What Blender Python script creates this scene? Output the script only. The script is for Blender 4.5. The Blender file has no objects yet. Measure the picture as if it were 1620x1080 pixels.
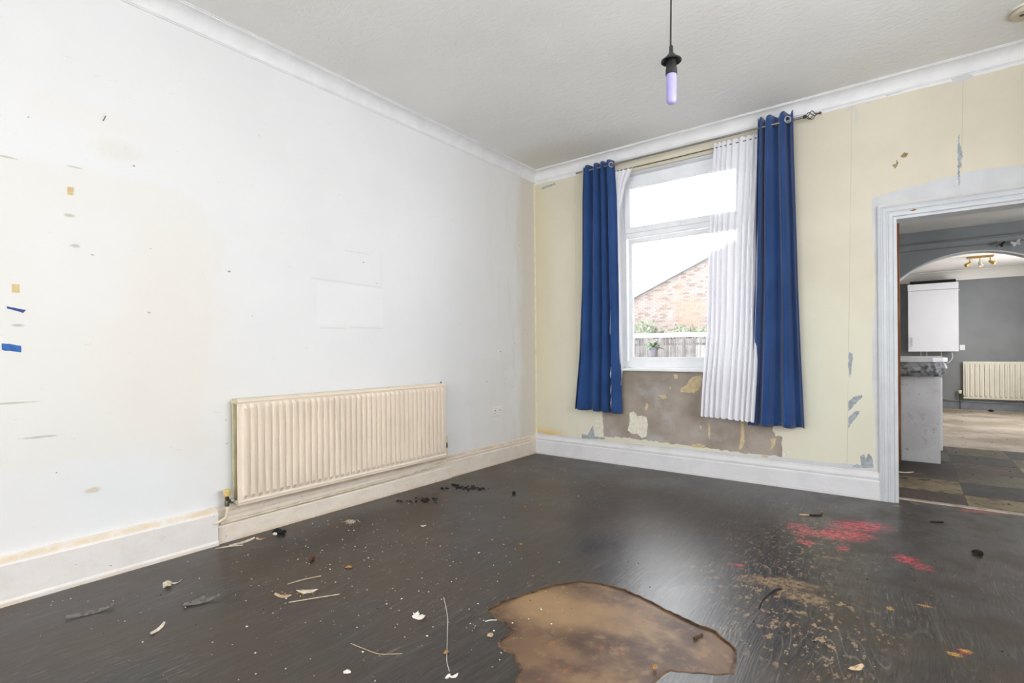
import bpy, bmesh, math, random
from mathutils import Vector, Matrix, noise as mnoise
from mathutils.geometry import tessellate_polygon
random.seed(11)
S=bpy.context.scene
COL=S.collection
PI=math.pi
# ---------------------------------------------------------------- camera
YAW=.6534; RL=.0081
cd=bpy.data.cameras.new('camera'); cam=bpy.data.objects.new('camera',cd); COL.objects.link(cam)
cd.sensor_width=36; cd.lens=18.134; cd.shift_y=14.86/1620; cd.clip_start=.05; cd.clip_end=200
fw=Vector((-math.sin(YAW),math.cos(YAW),0)); rt=Vector((math.cos(YAW),math.sin(YAW),0)); up=Vector((0,0,1))
up2=up*math.cos(RL)+rt*math.sin(RL); rt2=rt*math.cos(RL)-up*math.sin(RL)
m=Matrix((rt2,up2,-fw)).transposed().to_4x4(); m.translation=Vector((3.1014,-4.4496,1.07))
cam.matrix_world=m; S.camera=cam
# ---------------------------------------------------------------- world and daylight
W=bpy.data.worlds.new('overcast_sky'); S.world=W; W.use_nodes=True
wn=W.node_tree.nodes; wl=W.node_tree.links; wn.clear()
wo=wn.new('ShaderNodeOutputWorld'); wb=wn.new('ShaderNodeBackground'); wt=wn.new('ShaderNodeTexCoord')
wz=wn.new('ShaderNodeTexNoise'); wz.inputs['Scale'].default_value=1.6; wz.inputs['Detail'].default_value=3
wr=wn.new('ShaderNodeValToRGB'); wr.color_ramp.elements[0].color=(.90,.94,1,1); wr.color_ramp.elements[1].color=(1,1,1,1)
wl.new(wt.outputs['Generated'],wz.inputs['Vector']); wl.new(wz.outputs['Fac'],wr.inputs['Fac'])
wl.new(wr.outputs['Color'],wb.inputs['Color']); wl.new(wb.outputs[0],wo.inputs['Surface'])
wb.inputs['Strength'].default_value=11.0
def area(name,loc,target,sx,sy,power,col=(1,1,1)):
    l=bpy.data.lights.new(name,'AREA'); l.shape='RECTANGLE'; l.size=sx; l.size_y=sy; l.energy=power; l.color=col
    o=bpy.data.objects.new(name,l); COL.objects.link(o); o.location=loc
    o.rotation_euler=(Vector(target)-Vector(loc)).to_track_quat('-Z','Y').to_euler(); return o
# daylight entering through the room's other windows (all real openings further down)
area('daylight_front',(2.4,-8.55,1.7),(2.3,-3,3.8),2.5,1.7,92,(1,.99,.98))
area('daylight_dining',(5.12,5.3,1.5),(3.2,4.9,.6),1.8,1.3,28,(1,.97,.93))
area('daylight_kitchen',(5.12,1.4,1.55),(3.2,1.6,.9),1.1,1.0,5,(1,.98,.95))
S.view_settings.view_transform='Standard'; S.view_settings.look='None'
S.view_settings.exposure=-0.20; S.view_settings.gamma=1; S.view_settings.use_curve_mapping=False
# ---------------------------------------------------------------- measured outlines (metres)
TORN_HOLE = [(1.722,-2.829),(1.724,-2.727),(1.764,-2.612),(1.817,-2.458),(1.88,-2.372),(1.943,-2.342),(2.013,-2.322),(2.09,-2.319),(2.211,-2.347),(2.293,-2.38),(2.384,-2.407),(2.464,-2.424),(2.519,-2.434),(2.571,-2.475),(2.613,-2.523),(2.626,-2.583),(2.636,-2.662),(2.6,-2.697),(2.53,-2.737),(2.47,-2.769),(2.452,-2.807),(2.447,-2.864),(2.431,-2.987),(2.306,-3.149),(2.169,-3.183),(2.095,-3.126),(2.063,-3.055),(2.004,-3.009),(1.93,-3.001),(1.904,-2.98),(1.906,-2.894),(1.853,-2.866),(1.794,-2.856)]
BARE = [(0.763, 0.884), (2.116, 0.884), (2.231, 0.829), (2.26, 0.458), (2.278, 0.385), (2.327, 0.39), (2.326, 0.233), (2.111, 0.228), (1.918, 0.232), (1.66, 0.241), (1.382, 0.245), (1.082, 0.255), (0.791, 0.245), (0.78, 0.468), (0.748, 0.667)]
SCRAPS = {'tan': [[(1.707,0.852),(1.723,0.815),(1.696,0.723),(1.653,0.7),(1.533,0.7),(1.544,0.739),(1.588,0.757),(1.611,0.801),(1.643,0.835)],[(1.478,0.858),(1.512,0.848),(1.512,0.815),(1.478,0.82)],[(1.339,0.664),(1.403,0.672),(1.414,0.645),(1.374,0.632)],[(1.226,0.59),(1.244,0.574),(1.232,0.527),(1.207,0.52)],[(1.772,0.471),(1.787,0.392),(1.781,0.312),(1.766,0.364)],[(2.028,0.5),(2.052,0.476),(2.055,0.313),(2.031,0.254),(2.011,0.257),(2.027,0.362)],[(1.622,0.253),(1.687,0.27),(1.75,0.256),(1.724,0.237),(1.649,0.234)],[(2.237,0.362),(2.287,0.371),(2.277,0.311),(2.245,0.273),(2.255,0.334)],[(1.438,0.746),(1.461,0.736),(1.443,0.724)],[(2.172,0.225),(2.231,0.227),(2.222,0.211),(2.186,0.211)]],'white': [[(1.059,0.487),(1.103,0.507),(1.134,0.463),(1.171,0.471),(1.225,0.458),(1.236,0.39),(1.224,0.286),(1.181,0.265),(1.132,0.301),(1.083,0.296),(1.039,0.327),(1.059,0.399)],[(0.712,0.47),(0.773,0.468),(0.791,0.245),(0.737,0.234),(0.696,0.249)],[(2.326,0.277),(2.378,0.283),(2.374,0.243),(2.33,0.233)],[(1.699,0.422),(1.714,0.418),(1.709,0.391)]],'grey': [[(0.557,0.248),(0.62,0.241),(0.677,0.345),(0.696,0.236),(0.805,0.234),(0.804,0.216),(0.655,0.208),(0.549,0.204)],[(2.768,1.045),(2.794,1.027),(2.79,0.995),(2.782,0.912),(2.774,0.853),(2.763,0.935)],[(2.761,0.678),(2.792,0.717),(2.842,0.737),(2.845,0.719),(2.815,0.681),(2.784,0.639),(2.761,0.614)],[(2.761,0.568),(2.799,0.612),(2.833,0.623),(2.818,0.582),(2.783,0.533),(2.76,0.486)],[(2.774,0.208),(2.812,0.24),(2.834,0.23),(2.831,0.293),(2.854,0.313),(2.865,0.278),(2.876,0.32),(2.902,0.301),(2.909,0.221),(2.846,0.213)],[(2.818,2.788),(2.829,2.776),(2.825,2.678),(2.813,2.708)],[(3.377,2.461),(3.383,2.451),(3.382,2.405),(3.4,2.311),(3.385,2.281),(3.391,2.251),(3.381,2.228),(3.384,2.137),(3.374,2.119),(3.373,2.346)],[(3.344,2.83),(3.422,2.837),(3.453,2.815),(3.407,2.797),(3.353,2.79)],[(2.991,2.835),(3.079,2.843),(3.083,2.829),(2.998,2.82)],[(2.76,2.801),(2.814,2.808),(2.814,2.794),(2.768,2.785)],[(2.874,2.812),(2.919,2.817),(2.918,2.804),(2.878,2.802)],[(0.093,2.762),(0.256,2.781),(0.272,2.759),(0.108,2.739)]],'dirt': [[(3.027,2.333),(3.048,2.341),(3.055,2.37),(3.062,2.347),(3.055,2.327),(3.044,2.311)],[(3.073,2.388),(3.094,2.409),(3.121,2.398),(3.107,2.371),(3.08,2.377)]]}
IT = {'vinyl_strip': (0.416,-3.822),'folded_scrap': (0.674,-3.518),'lump': (0.397,-3.538),'flake': (0.386,-3.498),'sliver': (0.794,-3.703),'black_scrap': (0.105,-2.873),'fluff': (0.337,-2.509),'tornA': (0.923,-3.263),'tornB': (0.967,-3.178),'splinA': (0.993,-3.282),'splinB': (1.103,-3.108),'spl2A': (0.822,-3.192),'spl2B': (0.868,-3.05),'orange': (0.895,-2.914),'brown': (0.662,-2.97),'plaster': (1.533,-3.032),'thrA': (1.495,-2.854),'thrB': (1.622,-2.96),'thrC': (1.791,-3.134),'thrD': (1.88,-3.213),'strA': (1.473,-3.311),'strB': (1.554,-3.301),'strC': (1.621,-3.285),'strD': (1.674,-3.24),'blk1': (0.33,-1.911),'blk2': (0.369,-1.464),'blk3': (0.769,-1.394),'oval': (1.61,-3.422),'twA': (2.653,-1.903),'twB': (2.622,-1.971),'twC': (2.609,-2.066),'twD': (2.612,-2.151),'stA': (2.469,-2.53),'stB': (2.485,-2.486),'chip': (2.422,-2.787),'tanst': (2.58,-0.682),'dk': (3.386,-0.87),'kit': (3.074,1.107),'leaf': (2.961,-2.382),'w1': (1.896,-3.238),'w2': (1.911,-3.223),'dsl': (3.24,-0.368),'sk1': (0.131,-3.148),'sk2': (0.128,-3.033),'wf': (0.74,-2.273),'crA': (1.77,-2.898),'crB': (1.78,-2.879),'crC': (1.8,-2.864),'crust': (0.188,-0.89),'chip2': (1.406,-2.169),'brnp': (1.85,-2.963),'orange2': (1.797,-3.144),'red1': (2.869,-0.722),'red2': (2.797,-1.009),'red3': (2.828,-1.194),'red4': (2.586,-0.969),'red5': (2.647,-1.237),'red6': (3.088,-1.169),'red7': (3.144,-1.232),'red8': (2.422,-1.745),'tanw': (2.611,-1.841),'tanw2': (2.746,-1.894),'tanw3': (2.725,-2.079),'kitred': (3.477,0.131),'sheen': (1.878,-1.68),'brn1': (2.878,-2.373),'yel1': (3.044,-0.096),'yel2': (3.147,0.032),'yel3': (3.228,-2.089),'yel4': (3.153,-1.717),'gl': (-0.754,-1.707)}
MARKS = {'tape1': (-3.973,1.27),'tape2': (-3.99,1.101),'tan1': (-3.787,1.834),'tan2': (-3.975,1.362),'pin': (-3.66,2.215),'sock': (-0.644,0.499),'pin2': (-3.787,2.206),'a': (-3.782,1.563),'b': (-3.79,1.73),'c': (-3.953,1.218),'e': (-3.699,0.323),'shA': (-2.568,1.821),'shB': (-1.919,1.826),'shC': (-2.457,1.398),'shD': (-2.012,1.386),'pA': (-3.167,1.991),'pB': (-3.157,1.137)}
REDS=((2.869,-.722,.15,.09,.65,1.),(2.80,-.95,.15,.09,.65,1.),(2.72,-.99,.16,.06,.55,.75),(2.82,-1.19,.03,.03,.6,.9),(2.586,-.95,.07,.07,.65,.6),(2.65,-1.2,.04,.05,.6,.7),(3.088,-1.169,.05,.055,.2,.9),(3.15,-1.235,.04,.05,.6,.6),(2.422,-1.745,.035,.015,.3,.9),(3.477,.07,.12,.05,.3,.55),(3.25,-2.05,.02,.02,0,.4))
YELS=((3.044,-.096,.022,.016),(3.147,.032,.02,.014),(3.12,.06,.016,.012),(3.10,-.25,.012,.01),(3.228,-2.089,.02,.014),(3.26,-2.04,.016,.012),(3.153,-1.717,.022,.012),(3.04,-1.83,.012,.02))

# ---------------------------------------------------------------- object helpers
def link(name,me,parent=None,mats=()):
    o=bpy.data.objects.new(name,me); COL.objects.link(o)
    for mm in (mats if isinstance(mats,(list,tuple)) else [mats]):
        if me is not None: me.materials.append(mm)
    if parent is not None: o.parent=parent
    return o
def tag(o,label=None,cat=None,group=None,kind=None):
    if label: o['label']=label
    if cat: o['category']=cat
    if group: o['group']=group
    if kind: o['kind']=kind
    return o
def empty(name,loc=(0,0,0),rz=0,**k):
    o=bpy.data.objects.new(name,None); COL.objects.link(o); o.location=loc; o.rotation_euler=(0,0,rz); o.empty_display_size=.05
    return tag(o,**k)
class MB:
    def __init__(s): s.bm=bmesh.new()
    def box(s,x0,y0,z0,x1,y1,z1,rot=None,piv=None):
        r=bmesh.ops.create_cube(s.bm,size=1); v=r['verts']
        bmesh.ops.scale(s.bm,vec=(abs(x1-x0),abs(y1-y0),abs(z1-z0)),verts=v)
        bmesh.ops.translate(s.bm,vec=((x0+x1)/2,(y0+y1)/2,(z0+z1)/2),verts=v)
        if rot: bmesh.ops.rotate(s.bm,verts=v,cent=piv or ((x0+x1)/2,(y0+y1)/2,(z0+z1)/2),matrix=rot)
        return s
    def tube(s,pts,r,n=10,cap=True,taper=None):
        pts=[Vector(p) for p in pts]; rings=[]
        prev=None
        for i,p in enumerate(pts):
            t=(pts[min(i+1,len(pts)-1)]-pts[max(i-1,0)]).normalized()
            if prev is None:
                a=Vector((0,0,1)) if abs(t.z)<.9 else Vector((1,0,0)); nx=t.cross(a).normalized()
            else: nx=(prev-t*prev.dot(t)).normalized()
            prev=nx; ny=t.cross(nx)
            rr=r if taper is None else r*taper[i]
            rings.append([s.bm.verts.new(p+(nx*math.cos(2*PI*k/n)+ny*math.sin(2*PI*k/n))*rr) for k in range(n)])
        for a,b in zip(rings,rings[1:]):
            for k in range(n): s.bm.faces.new((a[k],a[(k+1)%n],b[(k+1)%n],b[k]))
        if cap: s.bm.faces.new(rings[0][::-1]); s.bm.faces.new(rings[-1])
        return s
    def lathe(s,prof,c=(0,0,0),n=24,axis='z'):
        rings=[]
        for r,h in prof:
            ring=[]
            for k in range(n):
                a=2*PI*k/n; u,v=r*math.cos(a),r*math.sin(a)
                p={'z':(u,v,h),'x':(h,u,v),'y':(u,h,v)}[axis]
                ring.append(s.bm.verts.new((p[0]+c[0],p[1]+c[1],p[2]+c[2])))
            rings.append(ring)
        for a,b in zip(rings,rings[1:]):
            for k in range(n): s.bm.faces.new((a[k],a[(k+1)%n],b[(k+1)%n],b[k]))
        s.bm.faces.new(rings[0][::-1]); s.bm.faces.new(rings[-1]); return s
    def extr(s,prof,path):
        """sweep profile (list of (a,b)) along frames: path = list of (origin, A axis, B axis)"""
        rings=[[s.bm.verts.new(Vector(o)+Vector(A)*a+Vector(B)*b) for a,b in prof] for o,A,B in path]
        n=len(prof)
        for a,b in zip(rings,rings[1:]):
            for k in range(n): s.bm.faces.new((a[k],a[(k+1)%n],b[(k+1)%n],b[k]))
        s.bm.faces.new(rings[0][::-1]); s.bm.faces.new(rings[-1]); return s
    def build(s,name,mat,parent=None,smooth=False,bevel=0,kind=None,seg=2):
        bmesh.ops.recalc_face_normals(s.bm,faces=s.bm.faces[:])
        me=bpy.data.meshes.new(name); s.bm.to_mesh(me); s.bm.free()
        if smooth:
            for p in me.polygons: p.use_smooth=True
            me.set_sharp_from_angle(angle=math.radians(40))
        o=link(name,me,parent,mat)
        if bevel:
            b=o.modifiers.new('bevel','BEVEL'); b.width=bevel; b.segments=seg; b.limit_method='ANGLE'
        if kind: o['kind']=kind
        return o
def jag(poly,step=.012,amp=.004,seed=0):
    rnd=random.Random(seed); out=[]
    n=len(poly)
    for i in range(n):
        a=Vector(poly[i]); b=Vector(poly[(i+1)%n]); d=b-a; L=d.length
        k=max(1,int(L/step)); nn=Vector((-d.y,d.x)).normalized() if L>0 else Vector((0,0))
        for j in range(k):
            p=a+d*(j/k)
            if 1: p=p+nn*rnd.uniform(-amp,amp)+d.normalized()*rnd.uniform(-amp,amp)*.5
            out.append((p.x,p.y))
    return out
def polyplate(name,poly,to3,depth,mat,parent=None,holes=(),kind=None):
    """thin plate from a 2D outline; to3(u,v,d) -> world; d=0 back, depth front"""
    loops=[poly]+list(holes)
    flat=[p for l in loops for p in l]
    tris=tessellate_polygon([[Vector((p[0],p[1],0)) for p in l] for l in loops])
    bm=bmesh.new()
    f=[bm.verts.new(to3(p[0],p[1],depth)) for p in flat]; b=[bm.verts.new(to3(p[0],p[1],0)) for p in flat]
    for t in tris:
        try: bm.faces.new([f[i] for i in t]); bm.faces.new([b[i] for i in reversed(t)])
        except ValueError: pass
    k=0
    for l in loops:
        n=len(l)
        for i in range(n):
            a,c=k+i,k+(i+1)%n
            try: bm.faces.new((f[a],f[c],b[c],b[a]))
            except ValueError: pass
        k+=n
    bmesh.ops.recalc_face_normals(bm,faces=bm.faces[:])
    me=bpy.data.meshes.new(name); bm.to_mesh(me); bm.free()
    o=link(name,me,parent,mat)
    if kind: o['kind']=kind
    return o
# ---------------------------------------------------------------- material helpers
def srgb(h):
    h=h.lstrip('#'); c=[int(h[i:i+2],16)/255 for i in (0,2,4)]
    return tuple((x/12.92 if x<=.04045 else ((x+.055)/1.055)**2.4) for x in c)+(1,)
class G:
    def __init__(s,name,rough=.6,spec=.5,metal=0):
        s.m=bpy.data.materials.new(name); s.m.use_nodes=True; s.t=s.m.node_tree; s.t.nodes.clear()
        s.out=s.t.nodes.new('ShaderNodeOutputMaterial'); s.b=s.t.nodes.new('ShaderNodeBsdfPrincipled')
        s.t.links.new(s.b.outputs[0],s.out.inputs['Surface'])
        s.b.inputs['Roughness'].default_value=rough; s.b.inputs['Specular IOR Level'].default_value=spec; s.b.inputs['Metallic'].default_value=metal
        s.pos=s.t.nodes.new('ShaderNodeNewGeometry').outputs['Position']
        sp=s.t.nodes.new('ShaderNodeSeparateXYZ'); s.t.links.new(s.pos,sp.inputs[0]); s.x,s.y,s.z=sp.outputs
    def _in(s,sock,v):
        if hasattr(v,'is_output') or isinstance(v,bpy.types.NodeSocket): s.t.links.new(v,sock)
        else: sock.default_value=v
    def M(s,op,a,b=0.,c=0.,clamp=False):
        n=s.t.nodes.new('ShaderNodeMath'); n.operation=op; n.use_clamp=clamp
        s._in(n.inputs[0],a); s._in(n.inputs[1],b); s._in(n.inputs[2],c); return n.outputs[0]
    def scl(s,sx,sy,sz,v=None):
        n=s.t.nodes.new('ShaderNodeVectorMath'); n.operation='MULTIPLY'; s._in(n.inputs[0],v or s.pos); n.inputs[1].default_value=(sx,sy,sz); return n.outputs[0]
    def vec(s,x,y,z=0.):
        n=s.t.nodes.new('ShaderNodeCombineXYZ'); s._in(n.inputs[0],x); s._in(n.inputs[1],y); s._in(n.inputs[2],z); return n.outputs[0]
    def noise(s,scale,detail=4,vec=None,rough=.55,dist=0.):
        n=s.t.nodes.new('ShaderNodeTexNoise'); s._in(n.inputs['Vector'],vec or s.pos); n.inputs['Scale'].default_value=scale; n.inputs['Detail'].default_value=detail
        n.inputs['Roughness'].default_value=rough; n.inputs['Distortion'].default_value=dist; return n.outputs['Fac']
    def vor(s,scale,vec=None,feat='F1'):
        n=s.t.nodes.new('ShaderNodeTexVoronoi'); n.feature=feat; s._in(n.inputs['Vector'],vec or s.pos); n.inputs['Scale'].default_value=scale; return n.outputs[0]
    def ss(s,v,lo,hi):   # smoothstep
        n=s.t.nodes.new('ShaderNodeMapRange'); n.interpolation_type='SMOOTHSTEP'; s._in(n.inputs['Value'],v)
        n.inputs['From Min'].default_value=lo; n.inputs['From Max'].default_value=hi; return n.outputs[0]
    def mix(s,f,a,b):
        n=s.t.nodes.new('ShaderNodeMix'); n.data_type='RGBA'; s._in(n.inputs[0],f); s._in(n.inputs[6],a); s._in(n.inputs[7],b); return n.outputs[2]
    def mul(s,*a):
        r=a[0]
        for b in a[1:]: r=s.M('MULTIPLY',r,b)
        return r
    def band(s,v,lo,hi,soft):   # 1 inside lo..hi
        return s.mul(s.ss(v,lo-soft,lo+soft),s.M('SUBTRACT',1.,s.ss(v,hi-soft,hi+soft)))
    def box(s,u,v,u0,u1,v0,v1,soft=.02,wob=0.,ws=4.):
        if wob:
            n=s.M('SUBTRACT',s.noise(ws,5),.5); n=s.M('MULTIPLY',n,wob*2)
            u=s.M('ADD',u,n); v=s.M('ADD',v,s.M('MULTIPLY',n,.8))
        return s.mul(s.band(u,u0,u1,soft),s.band(v,v0,v1,soft))
    def blob(s,u,v,cu,cv,ru,rv,soft=.35,wob=.0,ws=6.,rot=0.):
        du=s.M('SUBTRACT',u,cu); dv=s.M('SUBTRACT',v,cv)
        if rot:
            c,q=math.cos(rot),math.sin(rot)
            du,dv=s.M('ADD',s.M('MULTIPLY',du,c),s.M('MULTIPLY',dv,q)),s.M('SUBTRACT',s.M('MULTIPLY',dv,c),s.M('MULTIPLY',du,q))
        du=s.M('DIVIDE',du,ru); dv=s.M('DIVIDE',dv,rv)
        d=s.M('SQRT',s.M('ADD',s.M('MULTIPLY',du,du),s.M('MULTIPLY',dv,dv)))
        if wob: d=s.M('ADD',d,s.M('MULTIPLY',s.M('SUBTRACT',s.noise(ws,6),.5),wob*2))
        return s.M('SUBTRACT',1.,s.ss(d,1-soft,1+soft))
    def color(s,c): s._in(s.b.inputs['Base Color'],c); return s
    def roughv(s,v): s._in(s.b.inputs['Roughness'],v); return s
    def bump(s,h,strength=.2,dist=.002):
        n=s.t.nodes.new('ShaderNodeBump'); n.inputs['Strength'].default_value=strength; n.inputs['Distance'].default_value=dist
        s._in(n.inputs['Height'],h); s.t.links.new(n.outputs[0],s.b.inputs['Normal']); return s
def simple(name,hexc,rough=.5,spec=.5,metal=0,var=.12,vs=8.,bump=0.,bs=200.,hex2=None):
    g=G(name,rough,spec,metal); c=srgb(hexc)
    c2=srgb(hex2) if hex2 else tuple(x*(1-var*1.6) for x in c[:3])+(1,)
    g.color(g.mix(g.ss(g.noise(vs,4),.35,.7),c,c2))
    if bump: g.bump(g.noise(bs,3),bump,.001)
    return g.m
# --- painted left wall: white emulsion with off-white older patches, scuffs and damp corner
def wall_left_mat():
    g=G('white_emulsion_patchy',.55,.35); y,z=g.y,g.z
    white=srgb('#e5e5e6'); cream=srgb('#e3e0d6'); warm=srgb('#e3ddd2'); tanc=srgb('#cdc4b2'); cool=srgb('#e0e6ea')
    c=g.mix(g.ss(g.noise(1.3,3),.4,.65),white,srgb('#e2e2e3'))
    c=g.mix(g.M('MULTIPLY',g.box(y,z,-5.5,-3.17,.55,1.93,.03,.25,2.),.5),c,cream)
    c=g.mix(g.M('MULTIPLY',g.box(y,z,-3.9,-3.55,1.25,1.75,.08,.15,3.),.55),c,white)
    c=g.mix(g.M('MULTIPLY',g.blob(y,z,-3.35,1.05,.3,.55,.5,.7,3.),.45),c,warm)
    c=g.mix(g.M('MULTIPLY',g.blob(y,z,-3.66,2.2,.22,.07,.5,.8,5.),.3),c,cream)
    c=g.mix(g.M('MULTIPLY',g.blob(y,z,-3.5,.35,.3,.25,.5,.7,3.),.3),c,cool)
    c=g.mix(g.M('MULTIPLY',g.ss(y,-1.5,-.2),.35),c,srgb('#dedbd2'))
    # damp stained strip next to the corner
    n=g.M('MULTIPLY',g.M('SUBTRACT',g.noise(3.,5,g.scl(1,1,.5)),.5),.35)
    c=g.mix(g.M('MULTIPLY',g.ss(g.M('ADD',y,n),-.34,-.2),.55),c,tanc)
    c=g.mix(g.mul(g.ss(g.noise(9,5,g.scl(1,1,.25)),.5,.66),g.ss(y,-1.,-.1),.4),c,srgb('#d5cdc0'))
    c=g.mix(g.mul(g.box(y,z,-1.02,-.45,.2,1.0,.03,.18,5.),.15),c,srgb('#d8cec2'))
    # yellow tide-marks on the lower wall
    c=g.mix(g.mul(g.M('SUBTRACT',1.,g.ss(z,.2,.5)),g.ss(g.noise(5,5),.5,.62),.35),c,warm)
    # old shelf outlines and filler ghosts
    for (a,b,zz,sl) in ((-2.56,-1.98,1.56,-.02),(-2.31,-2.1,1.78,-.01),(-2.5,-2.3,1.235,0),(-2.27,-1.98,1.245,0)):
        zt=g.M('ADD',z,g.M('MULTIPLY',g.M('SUBTRACT',y,a),-sl))
        c=g.mix(g.mul(g.band(y,a,b,.01),g.band(zt,zz-.005,zz+.005,.004),.16),c,srgb('#a9a49c'))
    c=g.mix(g.mul(g.box(y,z,-2.0,-1.98,1.57,1.8,.012),.07),c,srgb('#a9a49c'))
    c=g.mix(g.mul(g.box(y,z,-2.52,-1.98,1.26,1.54,.008,.02,9.),.16),c,srgb('#f4f4f4'))
    for k in range(26):
        r=random.Random(100+k); cy_=r.uniform(-4.05,-.1); cz=r.uniform(.35,2.4); s_=r.uniform(.002,.005)
        c=g.mix(g.mul(g.blob(y,z,cy_,cz,s_*r.uniform(.8,2.),s_,.4,.4,60.),.75),c,srgb(r.choice(['#8a8170','#6f6a5c','#a69a7c'])))
    for (cy_,cz,a,b,col) in ((-3.77,1.58,.016,.008,'#b3b1a2'),(-3.79,1.72,.018,.008,'#b3b1a2'),(-3.97,1.2,.02,.006,'#b3b1a2'),(-4.0,1.93,.03,.004,'#b3b1a2'),(-3.77,1.95,.03,.003,'#b3b1a2'),(-3.71,.42,.028,.012,'#c6bd9c'),(-4.0,.86,.09,.004,'#b3b1a2'),(-3.9,.7,.06,.005,'#b6b3aa'),(-3.6,2.08,.1,.05,'#e0dfd6')):
        c=g.mix(g.mul(g.blob(y,z,cy_,cz,a,b,.5,.6,40.),.7),c,srgb(col))
    sc=g.ss(g.noise(26,2,g.scl(1,.5,2.2),dist=1.5),.735,.75)
    c=g.mix(g.mul(sc,.3),c,srgb('#b9b5ab'))
    g.color(c); g.bump(g.M('ADD',g.noise(70,3),g.M('MULTIPLY',g.noise(6,3),2.)),.10,.003)
    return g.m
# --- back wall: cream painted lining paper with vertical seams
def wall_back_mat():
    g=G('cream_lining_paper',.62,.3); x,z=g.x,g.z
    c=g.mix(g.ss(g.noise(2.2,4),.35,.65),srgb('#d9d2bf'),srgb('#d3ccb8'))
    c=g.mix(g.mul(g.ss(z,1.9,.4),.5),c,srgb('#dcdac9'))
    c=g.mix(g.mul(g.M('SUBTRACT',1.,g.ss(x,.0,.35)),.45),c,srgb('#d3c69f'))
    n=g.M('MULTIPLY',g.M('SUBTRACT',g.noise(8,5),.5),.1)
    c=g.mix(g.mul(g.M('SUBTRACT',1.,g.ss(g.M('ADD',z,n),.2,.3)),g.M('SUBTRACT',1.,g.ss(x,.2,.45)),.8),c,srgb('#d9b268'))
    c=g.mix(g.mul(g.blob(x,z,2.68,.9,.25,.6,.5,.8,3.),.3),c,srgb('#dfe3cf'))
    for xs in (.5,2.77,3.375):
        xx=g.M('ADD',x,g.M('MULTIPLY',z,-.018 if xs>2 else 0.))
        x0=xs-(.018*1.3 if xs>2 else 0)
        c=g.mix(g.mul(g.band(xx,x0-.0015,x0+.0015,.0015),g.ss(g.noise(3.,3),.35,.5),.45),c,srgb('#a89a72'))
    c=g.mix(g.mul(g.ss(g.noise(60,2),.74,.76),.5),c,srgb('#a89c80'))
    g.color(c)
    # wood-chip relief
    g.bump(g.M('ADD',g.noise(260,2),g.M('MULTIPLY',g.noise(14,3),1.4)),.25,.0022)
    return g.m
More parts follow.
